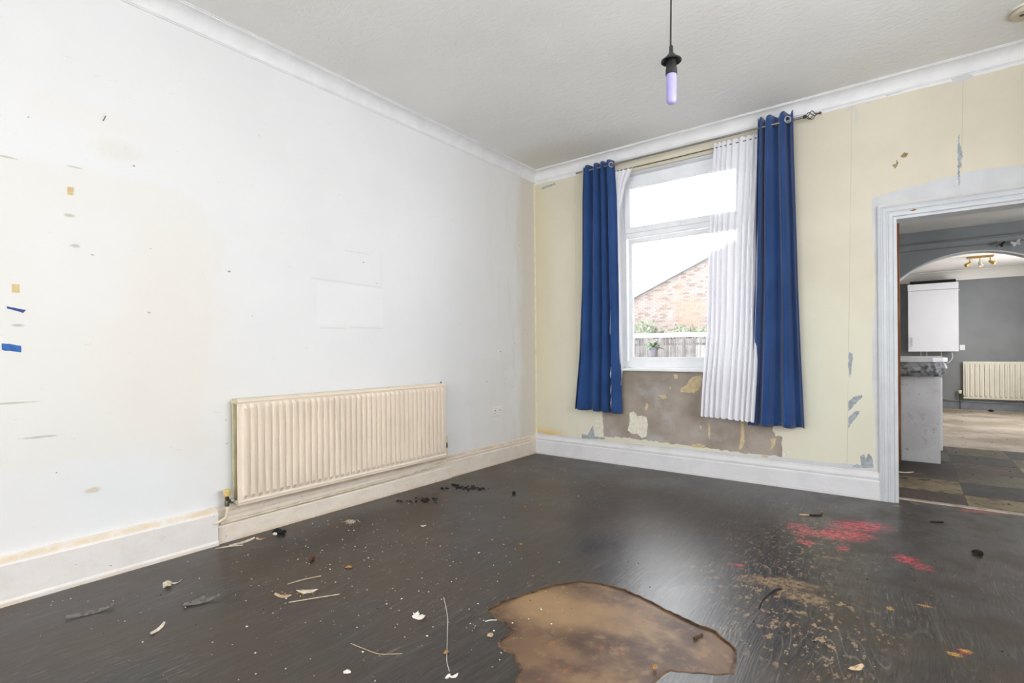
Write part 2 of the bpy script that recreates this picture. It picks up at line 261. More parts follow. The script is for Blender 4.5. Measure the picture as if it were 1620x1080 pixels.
def floor_mat():
    g=G('dark_oak_print_vinyl',.42,.5); x,y=g.x,g.y
    wv=g.vec(g.M('ADD',g.M('MULTIPLY',x,1.),g.M('MULTIPLY',g.M('SUBTRACT',g.noise(1.1,2),.5),.22)),g.M('MULTIPLY',y,.075))
    fine=g.noise(120,5,wv,.7); mid=g.noise(26,5,wv,.65)
    fig=g.M('SINE',g.M('MULTIPLY',g.noise(5.5,1,g.vec(x,g.M('MULTIPLY',y,.12))),150.))
    c=g.mix(g.ss(fine,.35,.65),srgb('#1a1918'),srgb('#393532'))
    c=g.mix(g.mul(g.ss(mid,.45,.7),.5),c,srgb('#4c4740'))
    # fine pale grain lines rubbed into the embossing
    gl=g.mul(g.ss(g.noise(130,3,wv),.58,.66),g.ss(g.noise(2.2,4),.42,.66))
    c=g.mix(g.mul(gl,.75),c,srgb('#7c7268'))
    figm=g.mul(g.ss(fig,.82,1.),g.blob(x,y,2.9,-2.7,.8,.9,.5,.5,2.),g.ss(g.noise(7,3),.4,.6))
    c=g.mix(g.mul(figm,.28),c,srgb('#8c8378'))
    # brown tread-in dirt
    d1=g.mul(g.M('SUBTRACT',1.,g.ss(x,1.4,2.4)),g.ss(g.noise(2.3,5),.34,.62))
    c=g.mix(g.mul(d1,.6),c,srgb('#42352a'))
    d2=g.mul(g.ss(x,2.3,2.9),g.ss(g.noise(4.,6),.42,.64))
    c=g.mix(g.mul(d2,.62),c,srgb('#3d3328'))
    c=g.mix(g.mul(g.ss(g.noise(1.6,3),.56,.7),.5),c,srgb('#22201e'))
    # darker towards the skirting of the back wall
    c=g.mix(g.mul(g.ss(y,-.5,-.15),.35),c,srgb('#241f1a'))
    # tan worn-through abrasions
    wn_=g.ss(g.noise(45,5,rough=.7),.38,.55)
    wm=g.ss(g.noise(30,6,g.vec(g.M('MULTIPLY',x,1.),g.M('MULTIPLY',y,.55)),.7),.555,.60)
    wz=g.M('MAXIMUM',g.blob(x,y,2.66,-1.93,.30,.16,.6,.8,5.),g.blob(x,y,2.78,-2.2,.24,.30,.6,.9,5.))
    wz=g.M('MAXIMUM',wz,g.mul(g.blob(x,y,2.62,-1.3,.28,.5,.6,.9,4.),.75))
    c=g.mix(g.mul(wm,wz,.8),c,srgb('#9a8062'))
    c=g.mix(g.mul(g.blob(x,y,2.63,-1.84,.13,.06,.5,.9,16.,rot=.3),wn_,.8),c,srgb('#8f7658'))
    c=g.mix(g.mul(g.blob(x,y,2.74,-1.93,.09,.05,.5,.9,16.,rot=.0),wn_,.7),c,srgb('#8f7658'))
    # red paint smears
    rn=g.ss(g.noise(30,7,g.vec(g.M('ADD',g.M('MULTIPLY',x,.8),g.M('MULTIPLY',y,.6)),g.M('MULTIPLY',g.M('SUBTRACT',g.M('MULTIPLY',y,.8),g.M('MULTIPLY',x,.6)),2.2)),.8),.47,.53)
    reds=REDS
    R=None
    for (cx,cy_,a,b,ro,st) in reds:
        bl=g.mul(g.blob(x,y,cx,cy_,a,b,.5,.7,16.,rot=ro),st)
        R=bl if R is None else g.M('MAXIMUM',R,bl)
    c=g.mix(g.mul(rn,R),c,srgb('#d84456'))
    # yellow drips
    Yl=None
    for (cx,cy_,a,b) in YELS:
        bl=g.blob(x,y,cx,cy_,a,b,.4,.7,50.)
        Yl=bl if Yl is None else g.M('MAXIMUM',Yl,bl)
    c=g.mix(g.mul(Yl,g.ss(g.noise(160,4),.42,.52),.8),c,srgb('#b98f3c'))
    # pale specks and dust
    c=g.mix(g.mul(g.ss(g.noise(150,2),.755,.775),.7),c,srgb('#a79c8c'))
    c=g.mix(g.mul(g.ss(g.noise(42,3,g.vec(x,g.M('MULTIPLY',y,.35)),dist=2.),.70,.73),.35),c,srgb('#8c7f6c'))
    g.color(c)
    rr=g.M('ADD',.27,g.M('MULTIPLY',g.noise(5,5),.09)); rr=g.M('ADD',rr,g.mul(g.M('MAXIMUM',g.M('MULTIPLY',d1,.6),d2),.12)); g.roughv(rr)
    g.bump(g.M('ADD',g.M('MULTIPLY',fine,1.),g.M('ADD',g.M('MULTIPLY',fig,.15),g.M('MULTIPLY',g.noise(120,3),.7))),.22,.0016)
    return g.m
def hardboard_mat():
    g=G('stained_hardboard',.45,.22); x,y=g.x,g.y
    n=g.noise(4.2,6,rough=.6)
    c=g.mix(g.ss(n,.38,.62),srgb('#4f3d33'),srgb('#836a50'))
    c=g.mix(g.mul(g.ss(g.noise(2.4,3),.45,.6),.6),c,srgb('#5f4a40'))
    c=g.mix(g.mul(g.blob(x,y,1.95,-2.62,.22,.16,.6,.7,5.),.7),c,srgb('#9c7f5c'))
    c=g.mix(g.mul(g.blob(x,y,1.9,-2.93,.2,.12,.6,.7,5.),.5),c,srgb('#4d382e'))
    c=g.mix(g.mul(g.ss(g.noise(24,5),.56,.68),.4),c,srgb('#8f7356'))
    c=g.mix(g.mul(g.ss(g.noise(20,5,g.scl(1,.5,1)),.63,.7),.4),c,srgb('#a8672f'))
    g.color(c); g.bump(g.noise(60,4),.12,.002); return g.m
def ceiling_mat():
    g=G('textured_white_ceiling',.7,.25)
    c=g.mix(g.ss(g.noise(1.,4),.35,.7),srgb('#f0efec'),srgb('#eae8e4'))
    c=g.mix(g.mul(g.blob(g.x,g.y,.35,-.25,.9,.3,.6,.6,2.),.35),c,srgb('#c6bba8'))
    g.color(c); g.bump(g.M('ADD',g.noise(26,5,g.scl(1,2.2,1),dist=1.),g.M('MULTIPLY',g.noise(9,4,dist=2.),1.3)),.42,.006); return g.m
def skirt_mat(name,base,stain,amt,stain2,top,ta):
    g=G(name,.4,.5); z=g.z
    c=g.mix(g.ss(g.noise(6,4),.4,.7),srgb(base),tuple(v*.93 for v in srgb(base)[:3])+(1,))
    c=g.mix(g.mul(g.ss(g.noise(9,7,g.scl(1,1,3.),rough=.7),.44,.75),amt*.8),c,srgb(stain))
    c=g.mix(g.mul(g.ss(g.noise(26,5,g.scl(1,1,1.),rough=.7),.56,.7),amt*.45),c,srgb(stain2))
    e=g.M('MAXIMUM',g.mul(g.M('SUBTRACT',1.,g.ss(z,.0,.03)),.7),g.band(z,*top))
    c=g.mix(g.mul(e,g.ss(g.noise(8,6,rough=.7),.3,.62),min(1,ta)),c,srgb(stain2))
    c=g.mix(g.mul(g.ss(g.noise(45,2),.73,.75),.5),c,srgb('#6e6252'))
    g.color(c); g.bump(g.noise(40,3),.06,.002); return g.m
def wood(name,a,b,axis='z',rough=.5,sc=40):
    g=G(name,rough,.4); s_=(1,1,.08) if axis=='z' else ((.08,1,1) if axis=='x' else (1,.08,1))
    n=g.noise(sc,4,g.scl(*s_)); g.color(g.mix(g.ss(n,.35,.65),srgb(a),srgb(b))); g.bump(n,.15,.001); return g.m
def fabric(name,a,b,sheen=.3):
    g=G(name,.85,.2); n=g.noise(420,2); g.color(g.mix(g.ss(g.noise(3,3),.3,.7),srgb(a),srgb(b)))
    g.b.inputs['Sheen Weight'].default_value=sheen; g.b.inputs['Sheen Roughness'].default_value=.5
    g.bump(n,.12,.0008); return g.m
def sheer_mat():
    g=G('white_voile',.8,.2); t=g.t
    tr=t.nodes.new('ShaderNodeBsdfTransparent'); tl=t.nodes.new('ShaderNodeBsdfTranslucent'); df=t.nodes.new('ShaderNodeBsdfDiffuse')
    wv=g.ss(g.noise(900,1),.3,.7); col=g.mix(wv,srgb('#f4f4f8'),srgb('#e8e8ee'))
    for n in (tl,df): t.links.new(col,n.inputs['Color'])
    m1=t.nodes.new('ShaderNodeMixShader'); m1.inputs[0].default_value=.07; t.links.new(df.outputs[0],m1.inputs[1]); t.links.new(tl.outputs[0],m1.inputs[2])
    m2=t.nodes.new('ShaderNodeMixShader'); m2.inputs[0].default_value=.95
    t.links.new(tr.outputs[0],m2.inputs[1]); t.links.new(m1.outputs[0],m2.inputs[2]); t.links.new(m2.outputs[0],g.out.inputs['Surface']); return g.m
def glass_mat():
    g=G('window_glass',.02,.5); t=g.t
    tr=t.nodes.new('ShaderNodeBsdfTransparent'); gl=t.nodes.new('ShaderNodeBsdfGlossy'); gl.inputs['Roughness'].default_value=.01
    fr=t.nodes.new('ShaderNodeFresnel'); fr.inputs[0].default_value=1.35
    sm=g.ss(g.noise(3,4),.2,.8); t.links.new(g.mix(sm,(.97,.98,.98,1),(.99,.99,.99,1)),tr.inputs['Color'])
    mx=t.nodes.new('ShaderNodeMixShader'); t.links.new(fr.outputs[0],mx.inputs[0]); t.links.new(tr.outputs[0],mx.inputs[1]); t.links.new(gl.outputs[0],mx.inputs[2]); t.links.new(mx.outputs[0],g.out.inputs['Surface']); return g.m
M_={}
M_['wall_left']=wall_left_mat(); M_['wall_back']=wall_back_mat(); M_['floor']=floor_mat(); M_['board']=hardboard_mat(); M_['ceiling']=ceiling_mat()
M_['cornice']=simple('cornice_white','#e9e9ea',.5,.4,var=.04,bump=.05,bs=60)
M_['skirt_grey']=skirt_mat('skirting_pale_grey','#dbdbde','#cfc9c2',.4,'#c2b4a0',(.185,.2,.006),.3)
M_['skirt_cream']=skirt_mat('skirting_cream_stained','#e4dace','#d3c0a4',.65,'#b89260',(.165,.18,.006),.6)
M_['skirt_white']=skirt_mat('boxed_skirting_white','#e6e2df','#dccfbe',.4,'#d3be99',(.182,.204,.007),.75)
M_['frame_grey']=simple('architrave_grey_gloss','#cacdd1',.35,.5,var=.05,vs=5,bump=.05,bs=60)
M_['raw_wood']=wood('raw_brown_wood','#a8693a','#7d4a27')
M_['plain_wall']=simple('plain_cream_wall','#e4e0d4',.6,.3,var=.04)
M_['plaster']=None
g=G('bare_brown_plaster',.8,.2)
c=g.mix(g.ss(g.noise(3.5,5),.35,.65),srgb('#a99f96'),srgb('#968a80'))
c=g.mix(g.mul(g.ss(g.noise(2.5,5),.5,.68),.6),c,srgb('#b9b7b7')); c=g.mix(g.mul(g.ss(g.z,.55,.85),.35),c,srgb('#857d70'))
c=g.mix(g.mul(g.ss(g.noise(40,5,g.scl(.2,1,1)),.6,.68),.3),c,srgb('#7f766d')); g.color(c); g.bump(g.noise(50,5),.2,.002); M_['plaster']=g.m
M_['tan_paper']=simple('tan_paper_scrap','#d2c09a',.8,.2,var=.15,vs=30)
M_['white_paper']=simple('white_paper_scrap','#e4dfd0',.8,.2,var=.1,vs=30)
M_['grey_paint']=simple('blue_grey_old_paint','#a9b0b6',.7,.3,var=.2,vs=30)
M_['halo_paint']=simple('pale_grey_cut_in_paint','#cfd0d2',.55,.35,var=.06,vs=6)
M_['dirt']=simple('brown_scuff','#a8986f',.8,.2,var=.3,vs=60)
M_['upvc']=simple('white_upvc',"#eef0f3",.25,.5,var=.03)
M_['glass']=glass_mat(); M_['sheer']=sheer_mat()
M_['blue']=fabric('royal_blue_curtain_cloth','#1f3f72','#27497f')
M_['steel']=simple('brushed_steel','#9a958f',.35,.5,metal=.9,var=.1)
M_['dark_metal']=simple('dark_bronze_metal','#5a5048',.4,.5,metal=.8,var=.15)
M_['eyelet']=simple('silver_eyelet','#c9ccd0',.3,.5,metal=.7,var=.05)
M_['rad']=simple('cream_radiator_enamel','#e9dbc9',.32,.5,var=.05,vs=4)
M_['rad_far']=simple('cream_radiator_enamel_far','#e3dccb',.35,.5,var=.05,vs=4)
M_['rad_dark']=simple('radiator_rear_olive_cream','#cfc8a8',.4,.4,var=.12,vs=9)
M_['valve_cap']=simple('yellowed_valve_cap','#dcc07c',.45,.5,var=.15,vs=40)
M_['valve_cream']=simple('cream_valve_cap','#e3d6bd',.45,.5,var=.1,vs=40)
M_['brass_old']=simple('tarnished_brass','#6a6350',.35,.5,metal=.85,var=.3,vs=60)
M_['chrome']=simple('chrome_union','#c9c9c9',.15,.5,metal=1,var=.1)
M_['pipe']=simple('painted_cream_pipe','#ddd0b8',.4,.5,var=.15,vs=20)
M_['black_plastic']=simple('black_plastic','#2a2a2b',.4,.5,var=.2)
g=G('lavender_frosted_bulb',.35,.5); g.color(g.mix(g.ss(g.noise(9,2),.3,.7),srgb('#a9a2d6'),srgb('#9a92cc'))); g.b.inputs['Emission Color'].default_value=srgb('#c9c4ff'); g.b.inputs['Emission Strength'].default_value=.03; M_['bulb']=g.m
M_['alarm']=simple('yellowed_alarm_plastic','#cfc2ab',.5,.4,var=.1)
M_['alarm_white']=simple('white_alarm_base','#e8e4dc',.5,.4,var=.05)
M_['socket']=simple('white_socket_plastic','#e9e6e2',.3,.5,var=.04); M_['slot']=simple('dark_slot','#54504c',.6,.3)
M_['tape_blue']=simple('blue_tape','#1f68b8',.5,.4,var=.25,vs=50); M_['tape_navy']=simple('navy_blue_tape','#1c4a94',.5,.4,var=.3,vs=50)
M_['tape_tan']=simple('old_masking_tape','#dcc293',.6,.3,var=.12,vs=50)
M_['kwall']=simple('grey_blue_kitchen_wall','#88898a',.75,.25,var=.07,vs=2.5,bump=.12,bs=150)
M_['kbeam']=simple('slate_grey_arch_wall','#8b8e91',.7,.25,var=.08,vs=3,bump=.1,bs=150)
M_['kceil']=simple('kitchen_white_ceiling','#dcd9d3',.7,.25,var=.08,vs=2,bump=.2,bs=40)
M_['dining_ceil']=simple('dining_white_ceiling','#e4dfd7',.7,.25,var=.03,vs=2)
M_['white_lam']=simple('white_laminate','#dedde1',.3,.5,var=.03,vs=2)
g=G('scuffed_grey_white_panel',.5,.4); c=g.mix(g.ss(g.noise(5,4),.35,.65),srgb('#d8d8dd'),srgb('#cccbd1'))
c=g.mix(g.mul(g.ss(g.noise(28,4,dist=1.),.66,.69),.6),c,srgb('#5f5b58')); c=g.mix(g.mul(g.ss(g.noise(11,5),.6,.72),.3),c,srgb('#9b958e')); g.color(c); M_['scuffed']=g.m
M_['worktop']=simple('pale_worktop','#d5d6da',.35,.5,var=.08,vs=15)
M_['foil']=simple('crumpled_grey_sheet','#a3a6ab',.45,.5,var=.4,vs=22,hex2='#4a4a4e')
M_['black']=simple('black_gap','#15130f',.7,.3)
g=G('dusty_beige_dining_floor',.5,.4); c=g.mix(g.ss(g.noise(1.8,6),.38,.62),srgb('#bdb0a0'),srgb('#988a78')); c=g.mix(g.mul(g.ss(g.noise(7,5),.58,.68),.5),c,srgb('#6f6252')); g.color(c); M_['dfloor']=g.m
def tile_mat(i,a,b):
    g=G('slate_print_tile_%s'%i,.5,.25); c=g.mix(g.ss(g.noise(5,6,rough=.65),.36,.62),srgb(a),srgb(b))
    c=g.mix(g.mul(g.ss(g.noise(18,5),.5,.66),.65),c,srgb('#2e261e')); c=g.mix(g.mul(g.ss(g.noise(60,3),.6,.7),.35),c,srgb('#9a8a68'))
    c=g.mix(g.mul(g.blob(g.x,g.y,3.25,1.35,.4,.26,.6,.9,5.),.75),c,srgb('#2a1e14'))
    g.color(c); g.bump(g.noise(50,4),.15,.002); return g.m
TILES=[tile_mat('ochre','#8a7a5a','#6a5c44'),tile_mat('charcoal','#3c3b39','#2b2a28'),tile_mat('brown','#54463a','#3c3128'),tile_mat('olive','#67614c','#504b3c')]
M_['threshold']=simple('worn_threshold_strip','#b5a797',.45,.5,var=.25,vs=12)
M_['gold']=simple('aged_brass_plate','#b9954f',.3,.5,metal=.7,var=.1); M_['spot']=simple('spotlight_white','#cfc7b8',.4,.5)
M_['reed']=simple('weathered_reed','#7c7876',.85,.2,var=.3,vs=6); M_['slab']=simple('white_flat_roof','#f2f2f2',.7,.3,var=.03)
M_['leaf']=simple('green_leaf','#47663a',.5,.4,var=.3,vs=9); M_['ivy']=simple('pale_garden_foliage','#6f7663',.7,.3,var=.35,vs=3); M_['pot']=simple('grey_pot','#64636a',.7,.3); M_['tile_roof']=simple('roof_slate','#8a8b8e',.7,.3); M_['concrete']=simple('yard_concrete','#a8a49c',.85,.2,var=.2,vs=1.5)
M_['extbrick']=simple('yard_brick_face','#7c6d63',.85,.2,var=.3,vs=5); M_['stem']=simple('grey_stem','#66605c',.8,.2)
# ================================================================ ROOM SHELL
RX=4.4; FY=-8.6; HC=2.925
def struct(name,mb,mat,parent=None,**k):
    o=mb.build(name,mat,parent,**k)
    if parent is None: o['kind']='structure'
    return o
# floor: vinyl sheet with the torn hole, over a stained board
hole=jag(TORN_HOLE,.018,.0045,5)
outer=[(0,FY),(RX,FY),(RX,.1),(0,.1)]
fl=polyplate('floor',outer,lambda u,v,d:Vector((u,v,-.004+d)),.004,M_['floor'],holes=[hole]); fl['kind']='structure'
hb=MB().box(-.02,FY,-.05,RX,.1,-.0045).build('subfloor_board',M_['board'],fl)
# curled lip of vinyl along part of the tear
lip=MB()
seq=hole; n=len(seq)
L=[]
for i in range(n):
    a=seq[i]; nx_=seq[(i+1)%n]; t=Vector((nx_[0]-a[0],nx_[1]-a[1])).normalized(); nn=Vector((t.y,-t.x))
    h=.0015+.004*max(0,mnoise.noise(Vector((a[0]*4,a[1]*4,0)))+.15)
    L.append((a,nn,h))
bm=lip.bm; rows=[]
cx=sum(p[0] for p in seq)/n; cyy=sum(p[1] for p in seq)/n
for a,nn,h in L:
    A=Vector(a); inn=(Vector((cx,cyy))-A).normalized()
    rows.append([bm.verts.new((A.x-inn.x*.006,A.y-inn.y*.006,.0002)),bm.verts.new((A.x-inn.x*.002,A.y-inn.y*.002,h*.8)),bm.verts.new((A.x+inn.x*.002,A.y+inn.y*.002,h*1.2)),bm.verts.new((A.x+inn.x*.001,A.y+inn.y*.001,-.003))])
for a,b in zip(rows,rows[1:]+rows[:1]):
    for k in range(3): bm.faces.new((a[k],a[k+1],b[k+1],b[k]))
lp=lip.build('torn_edge',simple('torn_vinyl_edge','#6b5238',.6,.3,var=.3,vs=30,hex2='#352d26'),fl,smooth=True)
ce=struct('ceiling',MB().box(-.12,FY-.12,HC,RX+.12,.3,HC+.1),M_['ceiling'])
wl_=struct('wall_left',MB().box(-.12,FY,-.05,0,0,HC),M_['wall_left'])
# back wall with window and door openings
WX0,WX1,WZ0,WZ1=.93,2.10,.895,2.705; DX0,DX1,DZ=3.05,3.83,1.955; TB=.26; TD=.13
wbm=MB()
for b in ((-.12,0,WX0,TB,-.05,HC),(WX0,0,WX1,TB,-.05,WZ0),(WX0,0,WX1,TB,WZ1,HC),(WX1,0,2.72,TB,-.05,HC),(2.72,0,DX0-.02,TD,-.05,HC),(DX0-.02,0,DX1+.02,TD,DZ+.03,HC),(DX1+.02,0,RX+.9,TD,-.05,HC)):
    wbm.box(b[0],b[1],b[4],b[2],b[3],b[5])
bmesh.ops.remove_doubles(wbm.bm,verts=wbm.bm.verts[:],dist=1e-5)
wb_=struct('wall_back',wbm,M_['wall_back'])
# right and front walls (behind the camera) with their windows
wr_=MB()
for (y0,y1,z0,z1) in ((FY,-4.1,0,HC),(-4.1,-1.7,0,.9),(-4.1,-1.7,2.4,HC),(-1.7,0,0,HC)): wr_.box(RX,y0,z0-.05 if z0==0 else z0,RX+.12,y1,z1)
struct('wall_right',wr_,M_['plain_wall'])
wf_=MB()
for (x0,x1,z0,z1) in ((-.12,.9,-.05,HC),(.9,3.5,-.05,.8),(.9,3.5,2.6,HC),(3.5,RX+.12,-.05,HC)): wf_.box(x0,FY-.12,z0,x1,FY,z1)
struct('wall_front',wf_,M_['plain_wall'])
def plain_window(name,x0,x1,z0,z1,pos,axis):
    mb=MB(); t=.06
    for (a0,a1,b0,b1) in ((x0,x1,z0,z0+t),(x0,x1,z1-t,z1),(x0,x0+t,z0+t,z1-t),(x1-t,x1,z0+t,z1-t),((x0+x1)/2-.03,(x0+x1)/2+.03,z0+t,z1-t)):
        if axis=='y': mb.box(a0,pos-.02,b0,a1,pos+.02,b1)
        else: mb.box(pos-.02,a0,b0,pos+.02,a1,b1)
    o=struct(name,mb,M_['upvc']); return o
plain_window('window_2',.9,3.5,.8,2.6,FY-.06,'y'); plain_window('window_3',-4.1,-1.7,.9,2.4,RX+.06,'x')
# patches on the back wall: bare plaster, paper scraps, cut-in paint
toB=lambda lv: (lambda u,v,d: Vector((u,-.0004*lv-d,v)))
polyplate('bare_plaster',jag(BARE,.02,.007,3),toB(0),.0008,M_['plaster'],wb_)
k=0
for key,mt in (('tan','tan_paper'),('white','white_paper'),('grey','grey_paint'),('dirt','dirt')):
    for p in SCRAPS[key]:
        k+=1; polyplate({'tan':'paper_scrap','white':'paper_scrap','grey':'paint_patch','dirt':'scuff_mark'}[key],jag(p,.009,.0028,k),toB(3 if key in('tan','white') else 1),.0012,M_['halo_paint' if p[0][1]>2.75 and p[0][0]>2 else mt],wb_)
# pale grey cut-in paint round the door casing, jagged outer edge
inn=[(2.95,.2),(2.95,2.07),(3.95,2.07),(3.95,.2)]
def ho(pts,amp,seed):
    r=random.Random(seed); out=[]
    for a,b in zip(pts,pts[1:]):
        nst=max(2,int(math.dist(a,b)/.03))
        for j in range(nst):
            t=j/nst; x=a[0]+(b[0]-a[0])*t; z=a[1]+(b[1]-a[1])*t
            w=mnoise.noise(Vector((x*3,z*3,seed)))*amp*2+r.uniform(-amp,amp)*.35
            if abs(a[0]-b[0])<.01: out.append((x+w,z))
            else: out.append((x,z+w))
    out.append(pts[-1]); return out
outl=ho([(2.915,.2),(2.915,2.115)],.008,2)+ho([(2.915,2.125),(3.1,2.165),(3.4,2.2),(4.05,2.2)],.012,3)+[(4.05,.2)]
poly=outl+inn[::-1]
polyplate('cut_in_paint',poly,toB(0),.0006,M_['halo_paint'],wb_)
# pale edge under the cornice, uneven paper cut line
top=[(0.02,2.84),(4.3,2.84)]; lowl=ho([(4.3,2.815),(3.35,2.81),(2.6,2.822),(.95,2.815),(.3,2.80),(.02,2.802)],.006,7)
polyplate('cut_in_paint',top+lowl,toB(0),.0006,M_['cornice'],wb_)
polyplate('cut_in_paint',[(0,.19),(.022,.19)]+ho([(.022,.19),(.018,2.82)],.003,9)+[(0,2.82)],toB(0),.0006,simple('corner_cream_edge','#e6dfc0',.6,.3),wb_)
polyplate('cut_in_paint',[(0.02,.18)]+ho([(.02,.212),(1.,.2),(2.,.222),(2.9,.235)],.006,12)+[(2.94,.18)],toB(2),.0006,M_['halo_paint'],wb_)
# cornice (cove with two fillets), mitred in the corner
def arc(n,c,r,a0,a1): return [(c[0]+r*math.cos(math.radians(a0+(a1-a0)*i/n)),c[1]+r*math.sin(math.radians(a0+(a1-a0)*i/n))) for i in range(n+1)]
cor=[(0,0),(0,-.093),(.007,-.093),(.007,-.088),(.012,-.085)]+[(.012+.07*(1-math.cos(math.radians(t))),-.085+.073*math.sin(math.radians(t))) for t in range(10,91,10)]+[(.088,-.012),(.088,-.005),(.096,-.005),(.096,0)]
Z=Vector((0,0,1))
# left: from y=FY to corner ; A axis outwards (x or -y), mitre at the corner
mb=MB(); mb.extr(cor,[((0,FY,HC),(1,0,0),Z),((0,0,HC),(1,-1,0),Z)]); struct('trim_1',mb,M_['cornice'],smooth=True)
mb=MB(); mb.extr(cor,[((0,0,HC),(1,-1,0),Z),((RX,0,HC),(-1,-1,0),Z)]); struct('trim_2',mb,M_['cornice'],smooth=True)
mb=MB(); mb.extr(cor,[((RX,0,HC),(-1,-1,0),Z),((RX,FY,HC),(-1,0,0),Z)]); struct('trim_3',mb,M_['cornice'],smooth=True)
# skirtings
sk=[(0,0),(.024,0),(.024,.018),(.021,.021),(.021,.128),(.019,.134),(.014,.140),(.018,.150),(.018,.160),(.013,.170),(.008,.182),(.006,.192),(0,.195)]
mb=MB(); mb.extr(sk,[((0,-3.16,0),(1,0,0),Z),((0,0,0),(1,-1,0),Z)]); bl=struct('baseboard_left',mb,M_['skirt_cream'])
# lower run under the radiator: flat ledge board with groove
mb=MB(); mb.extr([(0.02,0),(.036,0),(.036,.094),(.030,.103),(.02,.103)],[((0,-3.16,0),(1,0,0),Z),((0,-1.30,0),(1,0,0),Z)]); mb.build('ledge_board',M_['skirt_cream'],bl)
mb=MB(); mb.extr([(0,0),(.052,0),(.052,.016),(.046,.024),(.044,.026),(.044,.172),(.036,.186),(.018,.204),(0,.207)],[((0,FY,0),(1,0,0),Z),((0,-3.165,0),(1,0,0),Z)]); bx=mb.build('boxed_skirting',M_['skirt_white'],bl)
mb=MB(); mb.extr(sk,[((0,0,0),(1,-1,0),Z),((2.945,0,0),(0,-1,0),Z)]); struct('baseboard_back',mb,M_['skirt_grey'])
mb=MB(); mb.extr(sk,[((3.935,0,0),(0,-1,0),Z),((RX,0,0),(-1,-1,0),Z)]); struct('baseboard_right_back',mb,M_['skirt_grey'])
mb=MB(); mb.extr(sk,[((RX,0,0),(-1,-1,0),Z),((RX,FY,0),(-1,0,0),Z)]); struct('baseboard_right',mb,M_['skirt_grey'])
# ---------------------------------------------------------------- doorway casing
arch=[(0,0),(0,-.024),(.012,-.026),(.02,-.020),(.026,-.020),(.03,-.024),(.046,-.024),(.05,-.018),(.056,-.018),(.062,-.022),(.082,-.020),(.088,-.012),(.105,-.012),(.105,0)]
# a = distance from outer edge inwards, b = y
mb=MB(); O0,O1,OZ=2.945,3.935,2.06
mb.extr(arch,[((O0,0,0),(1,0,0),(0,1,0)),((O0,0,OZ),(1,0,-1),(0,1,0)),((O1,0,OZ),(-1,0,-1),(0,1,0)),((O1,0,0),(-1,0,0),(0,1,0))])
dr=struct('door_1',mb,M_['frame_grey'])
mb=MB().box(DX0-.02,.0,.0,DX0,TD+.01,DZ).box(DX1,.0,0,DX1+.02,TD+.01,DZ); mb.build('jamb_lining',M_['frame_grey'],dr)
MB().box(DX0-.02,.0,DZ,DX1+.02,TD+.01,DZ+.03).build('head_lining',M_['frame_grey'],dr)
polyplate('chipped_paint',jag([(3.12,2.003),(3.155,2.006),(3.16,1.998),(3.135,1.994)],.006,.002,4),lambda u,v,d:Vector((u,-.024-d,v)),.001,M_['raw_wood'],dr)
mb=MB().box(3.04,.105,0,3.84,.15,.006); th=mb.build('door_threshold',M_['threshold'],bevel=.002); tag(th,'worn pale metal threshold strip across the foot of the doorway','threshold')
# ---------------------------------------------------------------- window 1
wy0,wy1=.095,.165
def fr(mb,x0,x1,z0,z1,t,y0,y1):
    mb.box(x0,y0,z0,x1,y1,z0+t).box(x0,y0,z1-t,x1,y1,z1).box(x0,y0,z0+t,x0+t,y1,z1-t).box(x1-t,y0,z0+t,x1,y1,z1-t)
    return mb
win=empty('window_1',(1.515,.13,.9),kind='structure')
def wp(mb,name,mat,par=None,**k):
    o=mb.build(name,mat,par or win,**k)
    return o
P0=Matrix.Translation((-1.515,-.13,-.9))
def wbuild(mb,name,mat,**k):
    bmesh.ops.transform(mb.bm,matrix=P0,verts=mb.bm.verts[:]); return mb.build(name,mat,win,**k)
wbuild(fr(MB(),.935,2.095,.905,2.70,.062,wy0,wy1),'window_frame',M_['upvc'],bevel=.004)
wbuild(MB().box(.997,wy0,2.125,2.033,wy1,2.19),'transom',M_['upvc'],bevel=.004)
wbuild(fr(MB(),.990,2.04,2.165,2.645,.055,wy0-.018,wy1-.02),'top_sash',M_['upvc'],bevel=.005)
wbuild(fr(MB(),1.01,2.02,.962,2.115,.04,wy0+.01,wy1-.02),'lower_bead',M_['upvc'],bevel=.004)
wbuild(MB().box(1.04,.118,2.21,1.99,.136,2.60),'glass_pane',M_['glass'])
wbuild(MB().box(1.04,.125,.99,1.99,.143,2.09),'glass_pane',M_['glass'])
hd=MB().box(1.50,wy0-.03,2.172,1.53,wy0-.018,2.215); hd.tube([(1.515,wy0-.038,2.195),(1.57,wy0-.042,2.19)],.007,8); wbuild(hd,'window_handle',M_['upvc'],bevel=.002)
wbuild(MB().box(.90,-.035,.878,2.13,.10,.903),'window_sill',M_['upvc'],bevel=.005)
wbuild(MB().box(.93,.165,.86,2.10,.33,.895),'outer_sill',M_['upvc'])
# reveal lining (white painted) at the sides and head
wbuild(MB().box(.925,.0,.903,.935,.26,2.705).box(2.095,.0,.903,2.105,.26,2.705).box(.935,.0,2.70,2.095,.26,2.71),'reveal_lining',M_['cornice'])
